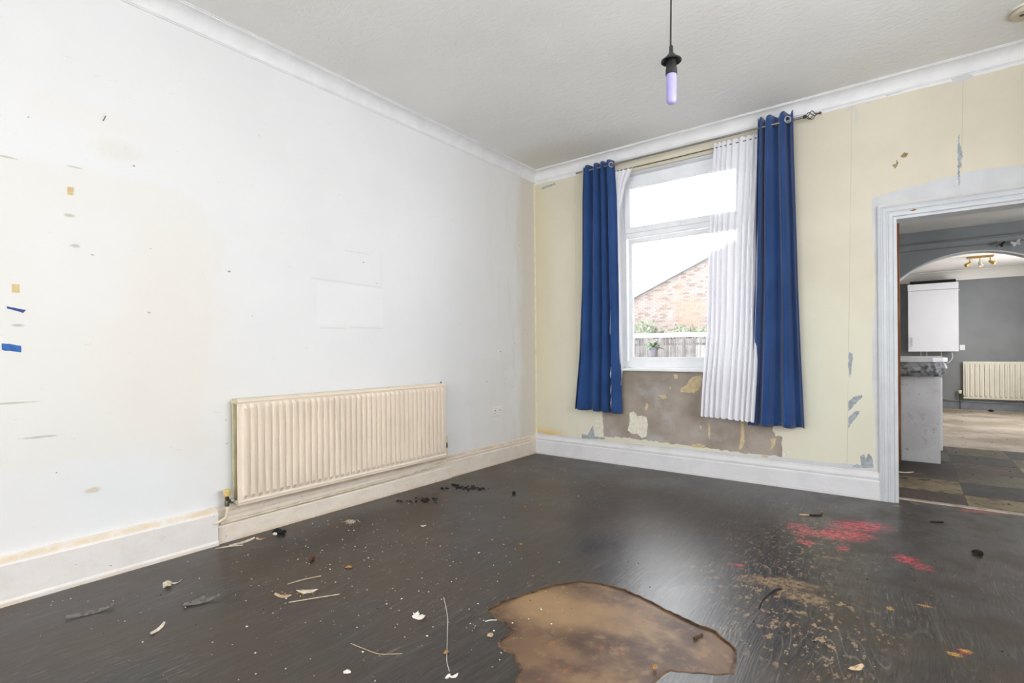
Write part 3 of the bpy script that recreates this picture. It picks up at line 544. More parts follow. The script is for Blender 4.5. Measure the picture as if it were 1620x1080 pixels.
# ---------------------------------------------------------------- curtain rods
rod=empty('curtain_rod',(1.56,-.09,2.79),label='long thin steel curtain rod above the window with a caged finial',category=None) if False else empty('curtain_rod',(1.56,-.09,2.79))
tag(rod,'long steel curtain rod with a twisted cage finial at its right end','curtain rod')
def local(mb,o): bmesh.ops.translate(mb.bm,vec=-o.location,verts=mb.bm.verts[:]); return mb
local(MB().tube([(.565,-.09,2.785),(2.51,-.09,2.785)],.0085,12),rod).build('pole',M_['steel'],rod,smooth=True)
f=MB(); x0=2.50
f.lathe([(.011,0),(.013,.004),(.013,.018),(.009,.022)],(x0,-.09,2.785),12,'x')
for q in range(4):
    pts=[]
    for i in range(13):
        t=i/12; a=q*PI/2+t*PI*.9; r=.004+.027*math.sin(PI*t)**.8
        pts.append((x0+.022+t*.06,-.09+r*math.cos(a),2.785+r*math.sin(a)))
    f.tube(pts,.0028,6)
f.lathe([(.006,0),(.009,.004),(.006,.012),(.005,.02),(.010,.026),(.010,.034),(.004,.04)],(x0+.08,-.09,2.785),12,'x')
local(f,rod).build('finial',M_['dark_metal'],rod,smooth=True)
for xb in (.80,2.32):
    b=MB().tube([(xb,-.002,2.775),(xb,-.05,2.77),(xb,-.075,2.77),(xb,-.09,2.7745)],.005,8).lathe([(.016,0),(.016,.004),(.01,.006)],(xb,-.007,2.775),14,'y')
    local(b,rod).build('bracket',M_['steel'],rod,smooth=True)
wire=empty('net_curtain_wire',(1.5,-.035,2.73)); tag(wire,'thin net curtain wire stretched just below the main curtain rod','curtain wire')
local(MB().tube([(.90,-.035,2.735),(1.5,-.035,2.731),(2.2,-.035,2.735)],.004,8),wire).build('wire',M_['dark_metal'],wire,smooth=True)
for xb in (.90,2.2): local(MB().lathe([(.004,-.037),(.008,-.036),(.008,-.004),(.003,0)],(xb,-.0,2.735),8,'y'),wire).build('hook',M_['steel'],wire)
# ---------------------------------------------------------------- curtains
def lerp_rows(rows,z):
    for a,b in zip(rows,rows[1:]):
        if b[0]<=z<=a[0]:
            t=(a[0]-z)/(a[0]-b[0]); t2=t
            return [a[i]+(b[i]-a[i])*t2 for i in range(1,len(a))]
    return list((rows[0] if z>rows[0][0] else rows[-1])[1:])
def curtain(rows,nf,amp,ymid,seed,mat,name,parent,thick=.002,nu=130,nz=60,topwave=.012,hem=.0,zbot=.006,skew=1.):
    # rows: (z, xl, xr, y0, ampscale)
    bm=bmesh.new(); zt,zb=rows[0][0],rows[-1][0]; grid=[]
    for j in range(nz+1):
        tz=j/nz; z=zt+(zb-zt)*tz; xl,xr,y0,am=lerp_rows(rows,z); row=[]
        for i in range(nu+1):
            u=i/nu
            nn=mnoise.noise(Vector((u*2.3,tz*1.2,seed)))
            nn2=mnoise.noise(Vector((u*7,tz*2.5,seed+9)))
            ph=2*PI*nf*(u**skew+.035*nn*tz+.03*math.sin(2*PI*(u*1.3+seed*.37)))
            s_=math.sin(ph); s_=math.copysign(abs(s_)**.75,s_)
            y=y0+amp*am*(s_*(1-.25*tz)+.35*tz*nn2+.4*tz*nn)
            x=xl+(xr-xl)*(u+.018*math.sin(ph*2+1)*tz*(4/nf))+ .012*nn2*tz*math.sin(PI*u)
            zz=z+(topwave*math.cos(ph)*max(0,1-tz*12)) - (zbot*math.sin(ph+1)+hem*(u-.5))*max(0,(tz-.9)*10)
            row.append(bm.verts.new((x,y,zz)))
        grid.append(row)
    for a,b in zip(grid,grid[1:]):
        for i in range(nu): bm.faces.new((a[i],a[i+1],b[i+1],b[i]))
    bmesh.ops.translate(bm,vec=-parent.location,verts=bm.verts[:])
    me=bpy.data.meshes.new(name); bm.to_mesh(me); bm.free()
    for p in me.polygons: p.use_smooth=True
    o=link(name,me,parent,mat)
    if thick:
        s_=o.modifiers.new('thickness','SOLIDIFY'); s_.thickness=thick; s_.offset=0
    return o
def ring(parent,x,y,z,ax=(1,0,0),r=.021):
    mb=MB(); a=Vector(ax).normalized(); q=a.cross(Vector((0,0,1))).normalized()
    pts=[Vector((x,y,z))+q*r*math.cos(t)+Vector((0,0,1))*r*math.sin(t) for t in [2*PI*i/20 for i in range(21)]]
    mb.tube(pts,.0055,6,cap=False); local(mb,parent).build('eyelet',M_['eyelet'],parent,smooth=True)
cl=empty('curtain',(.78,-.09,2.79)); tag(cl,'blue curtain gathered at the left side of the window, the shorter one','curtain',)
curtain([(2.825,.635,.955,-.09,.85),(2.5,.62,.975,-.09,1.),(1.7,.605,.985,-.09,1.1),(1.0,.565,1.005,-.088,1.2),(.495,.51,1.02,-.085,1.3)],4.2,.036,-.09,3,M_['blue'],'curtain_cloth',cl,topwave=.01,hem=.015)
ring(cl,.645,-.09,2.785,(1,.35,0)); ring(cl,.94,-.095,2.785,(1,-.9,0))
cr=empty('curtain',(2.32,-.09,2.79)); tag(cr,'long blue curtain hanging at the right side of the window beside the sheer','curtain')
curtain([(2.85,2.195,2.44,-.09,.9),(2.5,2.185,2.445,-.09,1.),(1.6,2.165,2.465,-.088,1.1),(1.05,2.14,2.482,-.086,1.25),(.475,2.10,2.505,-.083,1.4)],3.6,.04,-.09,8,M_['blue'],'curtain_cloth',cr,topwave=.012,skew=.62)
ring(cr,2.405,-.118,2.785,(1,-1.0,0),.024)
sr=empty('sheer_curtain',(2.0,-.05,2.74)); tag(sr,'white sequinned sheer curtain hanging in front of the right half of the window','curtain')
SR=[(2.765,1.85,2.235,-.04,.5),(2.6,1.84,2.23,-.045,.7),(1.86,1.812,2.195,-.075,1.),(1.2,1.80,2.185,-.10,1.2),(.8,1.775,2.175,-.135,1.3),(.515,1.765,2.16,-.155,1.4)]
curtain(SR,9,.020,-.05,5,M_['sheer'],'sheer_cloth',sr,thick=0,nu=170,nz=60,topwave=.006,hem=.02)
hm=MB()
sq=MB(); r=random.Random(4)
for i in range(170):
    z=r.uniform(.6,2.7); xl,xr_,y0,am=lerp_rows(SR,z); x=r.uniform(xl+.01,xr_-.03); y=y0-.024*am
    sq.lathe([(.0014,-.0006),(.0022,0),(.0014,.0006)],(x,y,z),6,'y')
local(sq,sr).build('sequins',M_['eyelet'],sr,kind='stuff')
sl=empty('sheer_curtain',(1.0,-.04,2.73)); tag(sl,'narrow white sheer curtain at the left edge of the window, mostly behind the blue curtain','curtain')
curtain([(2.735,.925,1.13,-.035,.6),(2.6,.925,1.06,-.035,.8),(2.35,.915,1.0,-.04,.9),(1.5,.90,1.02,-.045,1.),(.93,.88,1.03,-.045,1.),(.52,.80,.97,-.045,1.)],5,.012,-.04,15,M_['sheer'],'sheer_cloth',sl,thick=0,nu=70,nz=50,topwave=.005)
# ---------------------------------------------------------------- radiators
def radiator(root,L,H,pitch,mat,matb,double=True,gap=.055,d0=.035,depthrib=.016):
    """built in local coords: x along length (0..L), y = away from wall, z 0..H"""
    def panel(name,y,front):
        bm=bmesh.new(); nr=int((L-.03)/pitch); off=(L-nr*pitch)/2
        sgn=1 if front else -1
        xs=[(0,0)]
        for k in range(nr):
            a=off+k*pitch
            xs+=[(a+pitch*.12,0),(a+pitch*.20,1),(a+pitch*.54,1),(a+pitch*.62,0)]
        xs.append((L,0))
        zs=[(0,0),(.022,0),(.032,0),(.055,1),(H-.055,1),(H-.032,0),(H-.022,0),(H,0)]
        g_=[[bm.verts.new((x,y+sgn*(depthrib*rx*rz),z)) for x,rx in xs] for z,rz in zs]
        for a,b in zip(g_,g_[1:]):
            for i in range(len(xs)-1): bm.faces.new((a[i],a[i+1],b[i+1],b[i]))
        me=bpy.data.meshes.new(name); bmesh.ops.recalc_face_normals(bm,faces=bm.faces[:]); bm.to_mesh(me); bm.free()
        o=link(name,me,root,mat if front else matb); s_=o.modifiers.new('t','SOLIDIFY'); s_.thickness=.008; s_.offset=0
        b=o.modifiers.new('b','BEVEL'); b.width=.002; b.segments=2; b.limit_method='ANGLE'; return o
    if double:
        panel('rear_panel',d0,False); yf=d0+gap; panel('front_panel',yf,True)
    else: yf=d0+.012; panel('front_panel',yf,True)
    for yy in ((yf,d0) if double else (yf,)):
        for z in (.018,H-.018): MB().tube([(.0,yy,z),(L,yy,z)],.009,8).build('header_rail',mat,root,smooth=True)
    if double:
        c=MB()
        for k in range(int(L/.045)):
            x=.02+k*.045
            if x<L-.02: c.box(x,d0+.008,.05,x+.0015,yf-.006,H-.03)
        c.build('convector_fins',matb,root,kind='stuff')
        for x in (0,L):
            for z in (.02,H-.02): MB().tube([(x,d0,z),(x,yf,z)],.011,8).build('end_connector',matb,root,smooth=True)
    for x in (.25,L-.25): MB().box(x-.02,.0,.05,x+.02,d0-.004,H-.06).build('wall_bracket',matb,root)
    return yf
# local->world for left wall: local x -> +Y, local y -> +X  (mirror avoided by rotating: x'=-Y)
# rotate by +90deg about z: local x -> world +Y, local y -> world -X ; so build with y negated
def flip_y(root):
    for c in root.children:
        for v in c.data.vertices: v.co.y*=-1
        c.data.flip_normals()
rd=empty('radiator',(0,-3.08,.205)); tag(rd,'large cream double panel radiator on the white left wall','radiator')
radiator(rd,1.66,.605,.0425,M_['rad'],M_['rad_dark'])
flip_y(rd); rd.rotation_euler=(0,0,PI/2)
M3=Matrix.Rotation(-PI/2,4,'Z')
def rpart(mb,name,mat,**k):
    bmesh.ops.translate(mb.bm,vec=-rd.location,verts=mb.bm.verts[:]); bmesh.ops.transform(mb.bm,matrix=M3,verts=mb.bm.verts[:])
    return mb.build(name,mat,rd,**k)
vy,vx=-3.125,.062
v=MB().lathe([(.017,0),(.019,.004),(.019,.030),(.015,.036),(.013,.037)],(vx,vy,.268),10); cap=rpart(v,'valve_cap',M_['valve_cap'],bevel=.001)
v=MB().lathe([(.007,0),(.012,.005),(.012,.03),(.009,.036),(.011,.04),(.011,.058),(.008,.06)],(vx,vy,.208),12); v.tube([(vx,vy,.235),(vx,vy+.02,.235)],.010,12); rpart(v,'valve_body',M_['brass_old'],smooth=True)
v=MB().tube([(vx,vy+.016,.235),(vx,vy+.03,.235)],.015,6).tube([(vx,vy+.03,.235),(vx,vy+.05,.235)],.010,12); rpart(v,'valve_union',M_['chrome'])
def bez(pts,n=8):
    out=[]
    P=[Vector(p) for p in pts]; P=[P[0]]+P+[P[-1]]
    for i in range(1,len(P)-2):
        for j in range(n):
            t=j/n; a,b,c,d=P[i-1],P[i],P[i+1],P[i+2]
            out.append(.5*((2*b)+(-a+c)*t+(2*a-5*b+4*c-d)*t*t+(-a+3*b-3*c+d)*t**3))
    out.append(P[-2]); return out
rpart(MB().tube(bez([(vx,vy,.212),(vx,vy,.175),(vx-.005,vy-.01,.145),(vx-.02,vy-.045,.125),(vx-.03,vy-.09,.122)]),.0085,10),'pipe',M_['pipe'],smooth=True)
vy2=-1.385
v=MB().lathe([(.012,0),(.016,.004),(.016,.045),(.011,.05)],(vx,vy2,.315),12); rpart(v,'valve_cap',M_['valve_cream'],smooth=True)
v=MB().lathe([(.007,0),(.012,.005),(.012,.03),(.009,.036),(.011,.045)],(vx,vy2,.27),12); v.tube([(vx,vy2,.29),(vx,vy2-.04,.29)],.009,10); rpart(v,'valve_body',M_['brass_old'],smooth=True)
rpart(MB().tube(bez([(vx,vy2,.275),(vx,vy2,.2),(vx-.002,vy2-.01,.165),(vx-.012,vy2-.05,.145),(vx-.028,vy2-.12,.132),(.034,vy2-.4,.122),(.034,vy2-1.0,.118),(.034,-3.15,.112)],10),.0085,10),'pipe',M_['pipe'],smooth=True)
rpart(MB().lathe([(.004,0),(.006,.002),(.006,.012),(.003,.014)],(.09,-1.47,.812),8),'bleed_valve',M_['brass_old'])
# ---------------------------------------------------------------- pendant lamp
px,py_,pz=2.419,-2.579,2.155
pl=empty('pendant_lamp',(px,py_,HC)); tag(pl,'black pendant lamp holder on a cord with a lavender tube bulb','lamp')
local(MB().lathe([(.042,HC),(.042,HC-.008),(.034,HC-.022),(.01,HC-.028)][::-1],(px,py_,0),24),pl).build('ceiling_rose',M_['black_plastic'],pl,smooth=True)
zt=pz+.035
local(MB().tube(bez([(px,py_,HC-.026),(px+.004,py_,2.6),(px-.002,py_,zt)]),.0034,8),pl).build('cord',M_['black_plastic'],pl,smooth=True)
local(MB().lathe([(.004,.035),(.007,.03),(.008,.008),(.012,.002),(.018,-.004),(.019,-.05),(.021,-.053),(.021,-.072),(.016,-.073)],(px,py_,pz),24),pl).build('lamp_holder',M_['black_plastic'],pl,smooth=True)
local(MB().lathe([(.013,-.002),(.036,-.020),(.037,-.024),(.034,-.026),(.018,-.014)],(px,py_,pz),32),pl).build('holder_skirt',M_['black_plastic'],pl,smooth=True)
local(MB().lathe([(.014,-.070),(.0185,-.074),(.0185,-.165),(.016,-.175),(.010,-.180),(.003,-.181)],(px,py_,pz),24),pl).build('bulb',M_['bulb'],pl,smooth=True)
# ---------------------------------------------------------------- smoke alarm
ax_,ay=3.645,-.475
sa=empty('smoke_alarm',(ax_,ay,HC)); tag(sa,'round yellowed smoke alarm on the ceiling in the upper right corner','smoke alarm')
local(MB().lathe([(.084,HC-.001),(.084,HC-.010),(.078,HC-.012)][::-1],(ax_,ay,0),40),sa).build('base',M_['alarm_white'],sa,smooth=True)
local(MB().lathe([(.072,HC-.011),(.072,HC-.018)][::-1],(ax_,ay,0),40),sa).build('vent_slot',M_['slot'],sa,smooth=True)
local(MB().lathe([(.078,HC-.016),(.078,HC-.024),(.070,HC-.034),(.03,HC-.038),(.005,HC-.039)][::-1],(ax_,ay,0),40),sa).build('cover',M_['alarm'],sa,smooth=True)
local(MB().lathe([(.010,HC-.037),(.010,HC-.041),(.006,HC-.042)][::-1],(ax_-.03,ay-.02,0),16),sa).build('test_button',M_['slot'],sa)
# ---------------------------------------------------------------- double socket
so=empty('wall_socket',(0,-.644,.499)); tag(so,'white double wall socket near the corner on the left wall','socket')
local(MB().box(.0,-.717,.456,.010,-.571,.542),so).build('face_plate',M_['socket'],so,bevel=.003)
for yy in (-.682,-.606):
    s_=local(MB().box(.010,yy-.005,.500,.0108,yy+.005,.512).box(.010,yy-.014,.480,.0108,yy-.007,.486).box(.010,yy+.007,.480,.0108,yy+.014,.486),so).build('pin_slots',M_['slot'],so)
    local(MB().box(.010,yy+(-.012 if yy<-.65 else .002)+.012,.516,.0135,yy+(.0 if yy<-.65 else .014)+.012,.534),so).build('rocker_switch',M_['socket'],so,bevel=.001)
for yy in (-.70,-.588): local(MB().lathe([(.003,0),(.003,.001)],(.010,yy,.499),10,'x'),so).build('screw',M_['steel'],so)
# ---------------------------------------------------------------- tapes on the left wall
toL=lambda u,v,d: Vector((.0008+d,u,v))
def tape(pts,mat,label,seed):
    o=polyplate('tape_strip',jag(pts,.012,.0015,seed),toL,.001,mat); tag(o,label,'tape'); return o
def quad(cy,cz,w,h,sl): return [(cy-w/2,cz-h/2-sl*w/2),(cy+w/2,cz-h/2+sl*w/2),(cy+w/2,cz+h/2+sl*w/2),(cy-w/2,cz+h/2-sl*w/2)]
a=MARKS['tape1']; tape([(a[0]-.03,a[1]+.002),(a[0]+.02,a[1]-.014),(a[0]+.031,a[1]+.0),(a[0]+.005,a[1]+.003),(a[0]-.03,a[1]+.012)],M_['tape_navy'],'thin torn strip of dark blue tape on the left wall, the upper blue piece',1)
a=MARKS['tape2']; tape(quad(a[0],a[1],.062,.03,-.16),M_['tape_blue'],'wider bright blue piece of tape at the left end of the left wall',2)
a=MARKS['tan1']; tape(quad(a[0],a[1],.022,.036,0),M_['tape_tan'],'small tan tape scrap with a torn dark lower edge, high on the left wall',3)
a=MARKS['tan2']; tape(quad(a[0],a[1],.026,.036,0),M_['tape_tan'],'small square tan tape scrap just above the blue tape strips',4)
a=MARKS['pin']; o=MB().tube([(.0,a[0],a[1]-.008),(.012,a[0]+.003,a[1]+.0),(.02,a[0]+.005,a[1]+.012)],.0018,6).build('nail',M_['dark_metal']); tag(o,'small dark bent nail high in the left wall','nail')
# ================================================================ KITCHEN AND DINING AREA BEYOND
KX0,KX1,AY,FYY=2.72,5.2,2.84,7.4
mb=MB().box(KX0,TD+.02,-.05,KX1,AY,-.006); kf=struct('floor_kitchen',mb,simple('kitchen_screed','#3c362e',.7,.3))
P=.455; r=random.Random(21); base=(3.425,.505); mesh_cache=[]
tones={(0,0):0,(-1,0):0,(1,0):0,(0,1):1,(-1,1):0,(1,1):2,(-1,-1):1,(0,-1):2}
for i in range(-2,4):
    for j in range(-1,6):
        x0=base[0]+(i)*P; y0=base[1]+j*P; x1,y1=x0+P,y0+P
        x0=max(x0,KX0+.002);x1=min(x1,KX1-.002);y0=max(y0,.15);y1=min(y1,AY)
        if x1-x0<.03 or y1-y0<.03: continue
        t=MB().box(x0+.0008,y0+.0008,-.006,x1-.0008,y1-.0008,-.001+r.uniform(0,.0008))
        tn={(-1,0):0,(0,0):1,(-2,0):1,(0,-1):0,(1,-1):0,(-1,-1):2,(1,0):0,(-1,1):2,(0,1):3,(1,1):1,(-1,2):1,(0,2):2,(1,2):0,(0,3):1,(1,3):3,(0,4):3,(1,4):1}.get((i,j),r.randrange(4))
        t.build('tile',TILES[tn],kf)
struct('floor_dining',MB().box(KX0,AY,-.05,KX1,FYY,-.001),M_['dfloor'])
struct('ceiling_kitchen',MB().box(KX0-.1,TD,2.35,KX1,AY,2.45),M_['kceil'])
struct('ceiling_dining',MB().box(KX0-.1,AY,2.39,KX1,FYY+.1,2.49),M_['dining_ceil'])
struct('wall_kitchen_left',MB().box(KX0-.1,TB,-.05,KX0,FYY,2.4),M_['kwall'])
kr=MB()
for (y0,y1,z0,z1) in ((0.13,.8,-.05,2.45),(.8,2.,-.05,1.0),(.8,2.,2.1,2.45),(2.,4.3,-.05,2.45),(4.3,6.3,-.05,.8),(4.3,6.3,2.15,2.45),(6.3,FYY,-.05,2.45)): kr.box(KX1,y0,z0,KX1+.1,y1,z1)
struct('wall_kitchen_right',kr,M_['kwall'])
plain_window('window_4',.8,2.,1.,2.1,KX1+.06,'x'); plain_window('window_5',4.3,6.3,.8,2.15,KX1+.06,'x')
struct('wall_dining_far',MB().box(KX0-.1,FYY,-.05,KX1+.1,FYY+.1,2.45),M_['kwall'])
# cove along far dining wall
cv=[(0,0),(0,-.15),(-.01,-.155)]+[(-.01-.13*(1-math.cos(math.radians(t))),-.15+.14*math.sin(math.radians(t))) for t in range(0,91,15)]+[(-.16,-.01),(-.16,0)]
struct('trim_4',MB().extr(cv,[((KX0,FYY,2.39),(0,1,0),Z),((KX1,FYY,2.39),(0,1,0),Z)]),M_['dining_ceil'],smooth=True)
struct('baseboard_dining',MB().box(KX0,FYY-.018,0,KX1,FYY,.12),simple('grey_dining_skirting','#7f8388',.5,.4))
# arch wall
acx,acz,ar=3.66,1.17,.92; hw=.86
z_s=acz+math.sqrt(ar*ar-hw*hw)
pts=[(KX0,-.0),(KX0,2.4),(KX1,2.4),(KX1,0),(acx+hw,0),(acx+hw,z_s)]
a0=math.degrees(math.asin((z_s-acz)/ar))
for i in range(1,40):
    a=math.radians(a0+(180-2*a0)*i/40); pts.append((acx+ar*math.cos(a),acz+ar*math.sin(a)))
pts+=[(acx-hw,z_s),(acx-hw,0)]
aw=polyplate('wall_arch',pts,lambda u,v,d:Vector((u,AY+.14-d,v)),.14,M_['kbeam']); aw['kind']='structure'
# arch soffit, the light on its underside put into a paler colour
sf=MB(); prof=[(0,0),(0,-.012),(.144,-.012),(.144,0)]
path=[]
for i in range(41):
    a=math.radians(a0+(180-2*a0)*i/40); rad=Vector((math.cos(a),0,math.sin(a))); path.append(((acx+ar*rad.x,AY-.002,acz+ar*rad.z),(0,1,0),rad))
sf.extr(prof,path).build('arch_soffit',simple('arch_soffit_lit_tone','#c9cacc',.6,.3,var=.05),aw,smooth=True)
struct('trim_5',MB().extr([(0,0),(-.03,-.0),(-.034,-.012),(-.02,-.02),(-.018,-.06),(-.024,-.07),(0,-.075)],[((KX0,AY,2.215),(0,1,0),Z),((KX1,AY,2.215),(0,1,0),Z)]),M_['kbeam'])
# timber post at the end of the base unit
o=MB().box(3.015,1.56,-.0,3.052,1.60,2.349).build('timber_post',M_['raw_wood'],bevel=.002); tag(o,'narrow brown timber post standing just inside the doorway','post')
# base unit
bu=empty('base_unit',(3.2,2.2,0)); tag(bu,'scuffed grey white kitchen base unit seen end on beyond the doorway','cabinet')
local(MB().box(3.053,1.70,.0,3.342,1.718,.80),bu).build('end_panel',M_['scuffed'],bu,bevel=.001)
local(MB().box(2.76,1.72,.10,3.34,2.82,.80),bu).build('carcass',M_['white_lam'],bu,bevel=.001)
local(MB().box(2.80,1.76,.0,3.31,2.80,.10),bu).build('plinth',M_['black'],bu)
for k in range(2):
    y0=1.725+k*.548
    dd=local(MB().box(3.341,y0,.12,3.359,y0+.54,.79),bu).build('door',M_['white_lam'],bu,bevel=.002)
    hh=MB().tube([(3.36,y0+.48,.62),(3.38,y0+.48,.62),(3.38,y0+.48,.74),(3.36,y0+.48,.74)],.004,6); local(hh,bu).build('handle',M_['steel'],dd)
# crumpled sheet + worktop
wt_=empty('worktop',(3.1,2.2,.93)); tag(wt_,'pale worktop with a pointed end on top of the grey white base unit','worktop')
wpoly=[(2.76,1.63),(3.29,1.63),(3.365,1.70),(3.40,1.80),(3.40,2.82),(2.76,2.82)]
o=polyplate('slab',wpoly,lambda u,v,d:Vector((u,v,.935+d))-wt_.location,.04,M_['worktop'],wt_); b=o.modifiers.new('b','BEVEL'); b.width=.004; b.segments=2
cs=MB(); bm=cs.bm; r=random.Random(2); grid=[]
path=[(2.79,1.66),(3.05,1.655),(3.18,1.65),(3.28,1.655),(3.34,1.69),(3.37,1.76),(3.375,1.9),(3.37,2.3),(3.37,2.8)]
pp=bez([(a,b,0) for a,b in path],7)
for zi in range(8):
    row=[]
    for i,p in enumerate(pp):
        t=zi/7; z=.805+.128*t; bul=.022*math.sin(PI*t)+.012*mnoise.noise(Vector((p.x*16,p.y*16,z*22))); 
        row.append(bm.verts.new((p.x+bul*(1 if p.y>1.7 else .2),p.y-bul,z+.006*mnoise.noise(Vector((p.x*20,p.y*20,5))))))
    grid.append(row)
for a,b in zip(grid,grid[1:]):
    for i in range(len(a)-1): bm.faces.new((a[i],a[i+1],b[i+1],b[i]))
local(cs,wt_); o=cs.build('crumpled_edging',M_['foil'],wt_); tag(o,'crumpled dark blotched grey edging')
o.modifiers.new('t','SOLIDIFY').thickness=.003
# wall cabinet
wc=empty('wall_cabinet',(3.46,7.2,1.0)); tag(wc,'white wall cabinet hanging on the grey far wall beyond the arch','cabinet')
local(MB().box(3.125,7.08,1.0,3.795,7.395,2.17),wc).build('carcass',M_['white_lam'],wc,bevel=.002)
d=local(MB().box(3.122,7.055,1.002,3.798,7.077,2.06),wc).build('door',M_['white_lam'],wc,bevel=.002)
local(MB().tube([(3.18,7.053,1.10),(3.18,7.035,1.10),(3.18,7.035,1.24),(3.18,7.053,1.24)],.007,8),wc).build('handle',M_['steel'],d,smooth=True)
local(MB().box(3.118,7.05,2.068,3.80,7.08,2.178),wc).build('top_panel',M_['white_lam'],wc,bevel=.002)
local(MB().box(3.798,7.04,2.03,3.812,7.06,2.05),wc).build('hinge_knob',M_['white_lam'],wc)
local(MB().box(3.15,7.12,2.171,3.77,7.39,2.235),wc).build('gap_shade_block',M_['black'],wc)  # black block standing in for the shade in the gap above the cabinet
cb=MB().tube(bez([(3.72,7.30,1.0),(3.73,7.3,.9),(3.69,7.3,.82),(3.62,7.32,.78),(3.5,7.33,.74)]),.006,6)
tag(cb.build('cable',M_['upvc'],smooth=True),'white cable looping down below the white wall cabinet','cable')
pp_=MB()
for x in (3.30,3.38,3.58): pp_.tube([(x,7.3,1.0),(x,7.3,.4)],.007,6)
tag(pp_.build('boiler_pipe',M_['pipe'],smooth=True),'thin pipes dropping from the underside of the white wall cabinet','pipe')
o=MB().box(3.83,7.385,1.02,3.90,7.399,1.11).build('fused_switch',M_['socket'],bevel=.002); tag(o,'small white switch plate to the right of the far wall cabinet','switch')
local_=None
rf=empty('radiator',(3.87,7.395,.185)); tag(rf,'small cream radiator on the grey far wall of the dining area','radiator')
radiator(rf,1.15,.64,.062,M_['rad_far'],M_['rad_dark'],double=False)
flip_y(rf)
def fpart(mb,name,mat,**k):
    bmesh.ops.translate(mb.bm,vec=-rf.location,verts=mb.bm.verts[:]); return mb.build(name,mat,rf,**k)
fpart(MB().lathe([(.02,0),(.024,.004),(.024,.05),(.018,.058)],(3.825,7.34,.27),12),'valve_cap',M_['valve_cream'],smooth=True)
fpart(MB().lathe([(.010,0),(.014,.01),(.014,.08)],(3.825,7.34,.19),10).tube([(3.825,7.34,.23),(3.88,7.34,.23)],.010,8).tube([(3.825,7.34,.2),(3.825,7.34,.0)],.008,8),'valve_body',M_['brass_old'],smooth=True)
o=MB().tube(bez([(3.60,7.375,.98),(3.60,7.375,.3),(3.61,7.372,.17),(3.8,7.37,.14),(4.3,7.37,.13),(5.1,7.37,.12)]),.008,8).build('heating_pipe',M_['kwall'],smooth=True); tag(o,'grey painted heating pipe running down and along the far dining wall','pipe')
# ceiling spotlight in the dining area
cs_=empty('ceiling_spotlight',(3.95,5.62,2.39)); tag(cs_,'brass bar ceiling light with three spot heads seen through the arch','light')
local(MB().box(3.80,5.575,2.366,4.10,5.665,2.389),cs_).build('bar',M_['gold'],cs_,bevel=.008,seg=3)
for k,(x,ang) in enumerate(((3.84,-.9),(3.95,.2),(4.06,1.0))):
    ar_=local(MB().tube([(x,5.62,2.367),(x,5.62,2.30)],.006,8),cs_).build('spot_arm',M_['gold'],cs_)
    dx,dz=math.sin(ang),-math.cos(ang)
    hd_=local(MB().tube([(x-dx*.02,5.62,2.30-dz*.02),(x,5.62,2.30),(x+dx*.05,5.62-.02,2.30+dz*.05),(x+dx*.06,5.62-.025,2.30+dz*.06)],.026,12,taper=[.4,.7,1.,.95]),cs_).build('spot_head',[M_['gold'],M_['spot'],M_['gold']][k],cs_,smooth=True)
# butterflies on the arch wall
def butterfly(x,z,s_,mat,label,ang):
    e=empty('butterfly_decoration',(x,AY-.037,z)); tag(e,label,'ornament')
    for sg in (-1,1):
        w=[(0,.0),(.012,.03),(.04,.045),(.052,.03),(.04,.008),(.034,-.004),(.036,-.026),(.02,-.034),(.004,-.012)]
        polyplate('wing',[(sg*a*s_,b*s_) for a,b in w],lambda u,v,d:Vector((u,-.002-abs(u)*.45-d,v)),.001,mat,e)
    MB().tube([(0,-.003,-.02*s_),(0,-.004,.025*s_)],.0025*s_,6).build('body',mat,e); e.rotation_euler=(0,ang,0)
butterfly(3.862,2.118,.8,M_['black_plastic'],'black butterfly ornament stuck on the grey arch beam',.1)
butterfly(3.985,2.115,.75,simple('silver_grey_butterfly','#c3c4c8',.4,.5),'pale silver butterfly ornament stuck on the grey arch beam',-.3)
# ================================================================ OUTSIDE
struct('yard_ground',MB().box(-14,TB+.0,-.25,KX0-.1,24,-.15),M_['concrete'])
# reed fence
fc=empty('reed_fence',(-1.0,5.0,-.15)); tag(fc,'grey reed screen fence beyond the window with a flat white top','fence')
rr=MB(); r=random.Random(9)
x=-4.2
while x<2.4:
    w=r.uniform(.008,.016); h=1.30+r.uniform(-.03,.03)
    rr.box(x,5.0+r.uniform(-.008,.008),-.15,x+w,5.014,h); x+=w+r.uniform(.003,.010)
local(rr,fc).build('reeds',M_['reed'],fc,kind='stuff')
for z in (.2,.7,1.15): local(MB().box(-4.2,5.016,z,2.4,5.04,z+.04),fc).build('rail',M_['stem'],fc)
# flat white outbuilding roof behind the fence
ob=empty('outbuilding_roof',(-1.5,5.8,0)); tag(ob,'low flat roofed white outbuilding just behind the reed fence','outbuilding')
local(MB().box(-5,5.25,-.15,-.05,7.2,1.28),ob).build('wall',M_['slab'],ob)
local(MB().box(-5.1,5.12,1.30,.10,7.3,1.385),ob).build('roof_slab',M_['slab'],ob,bevel=.01)
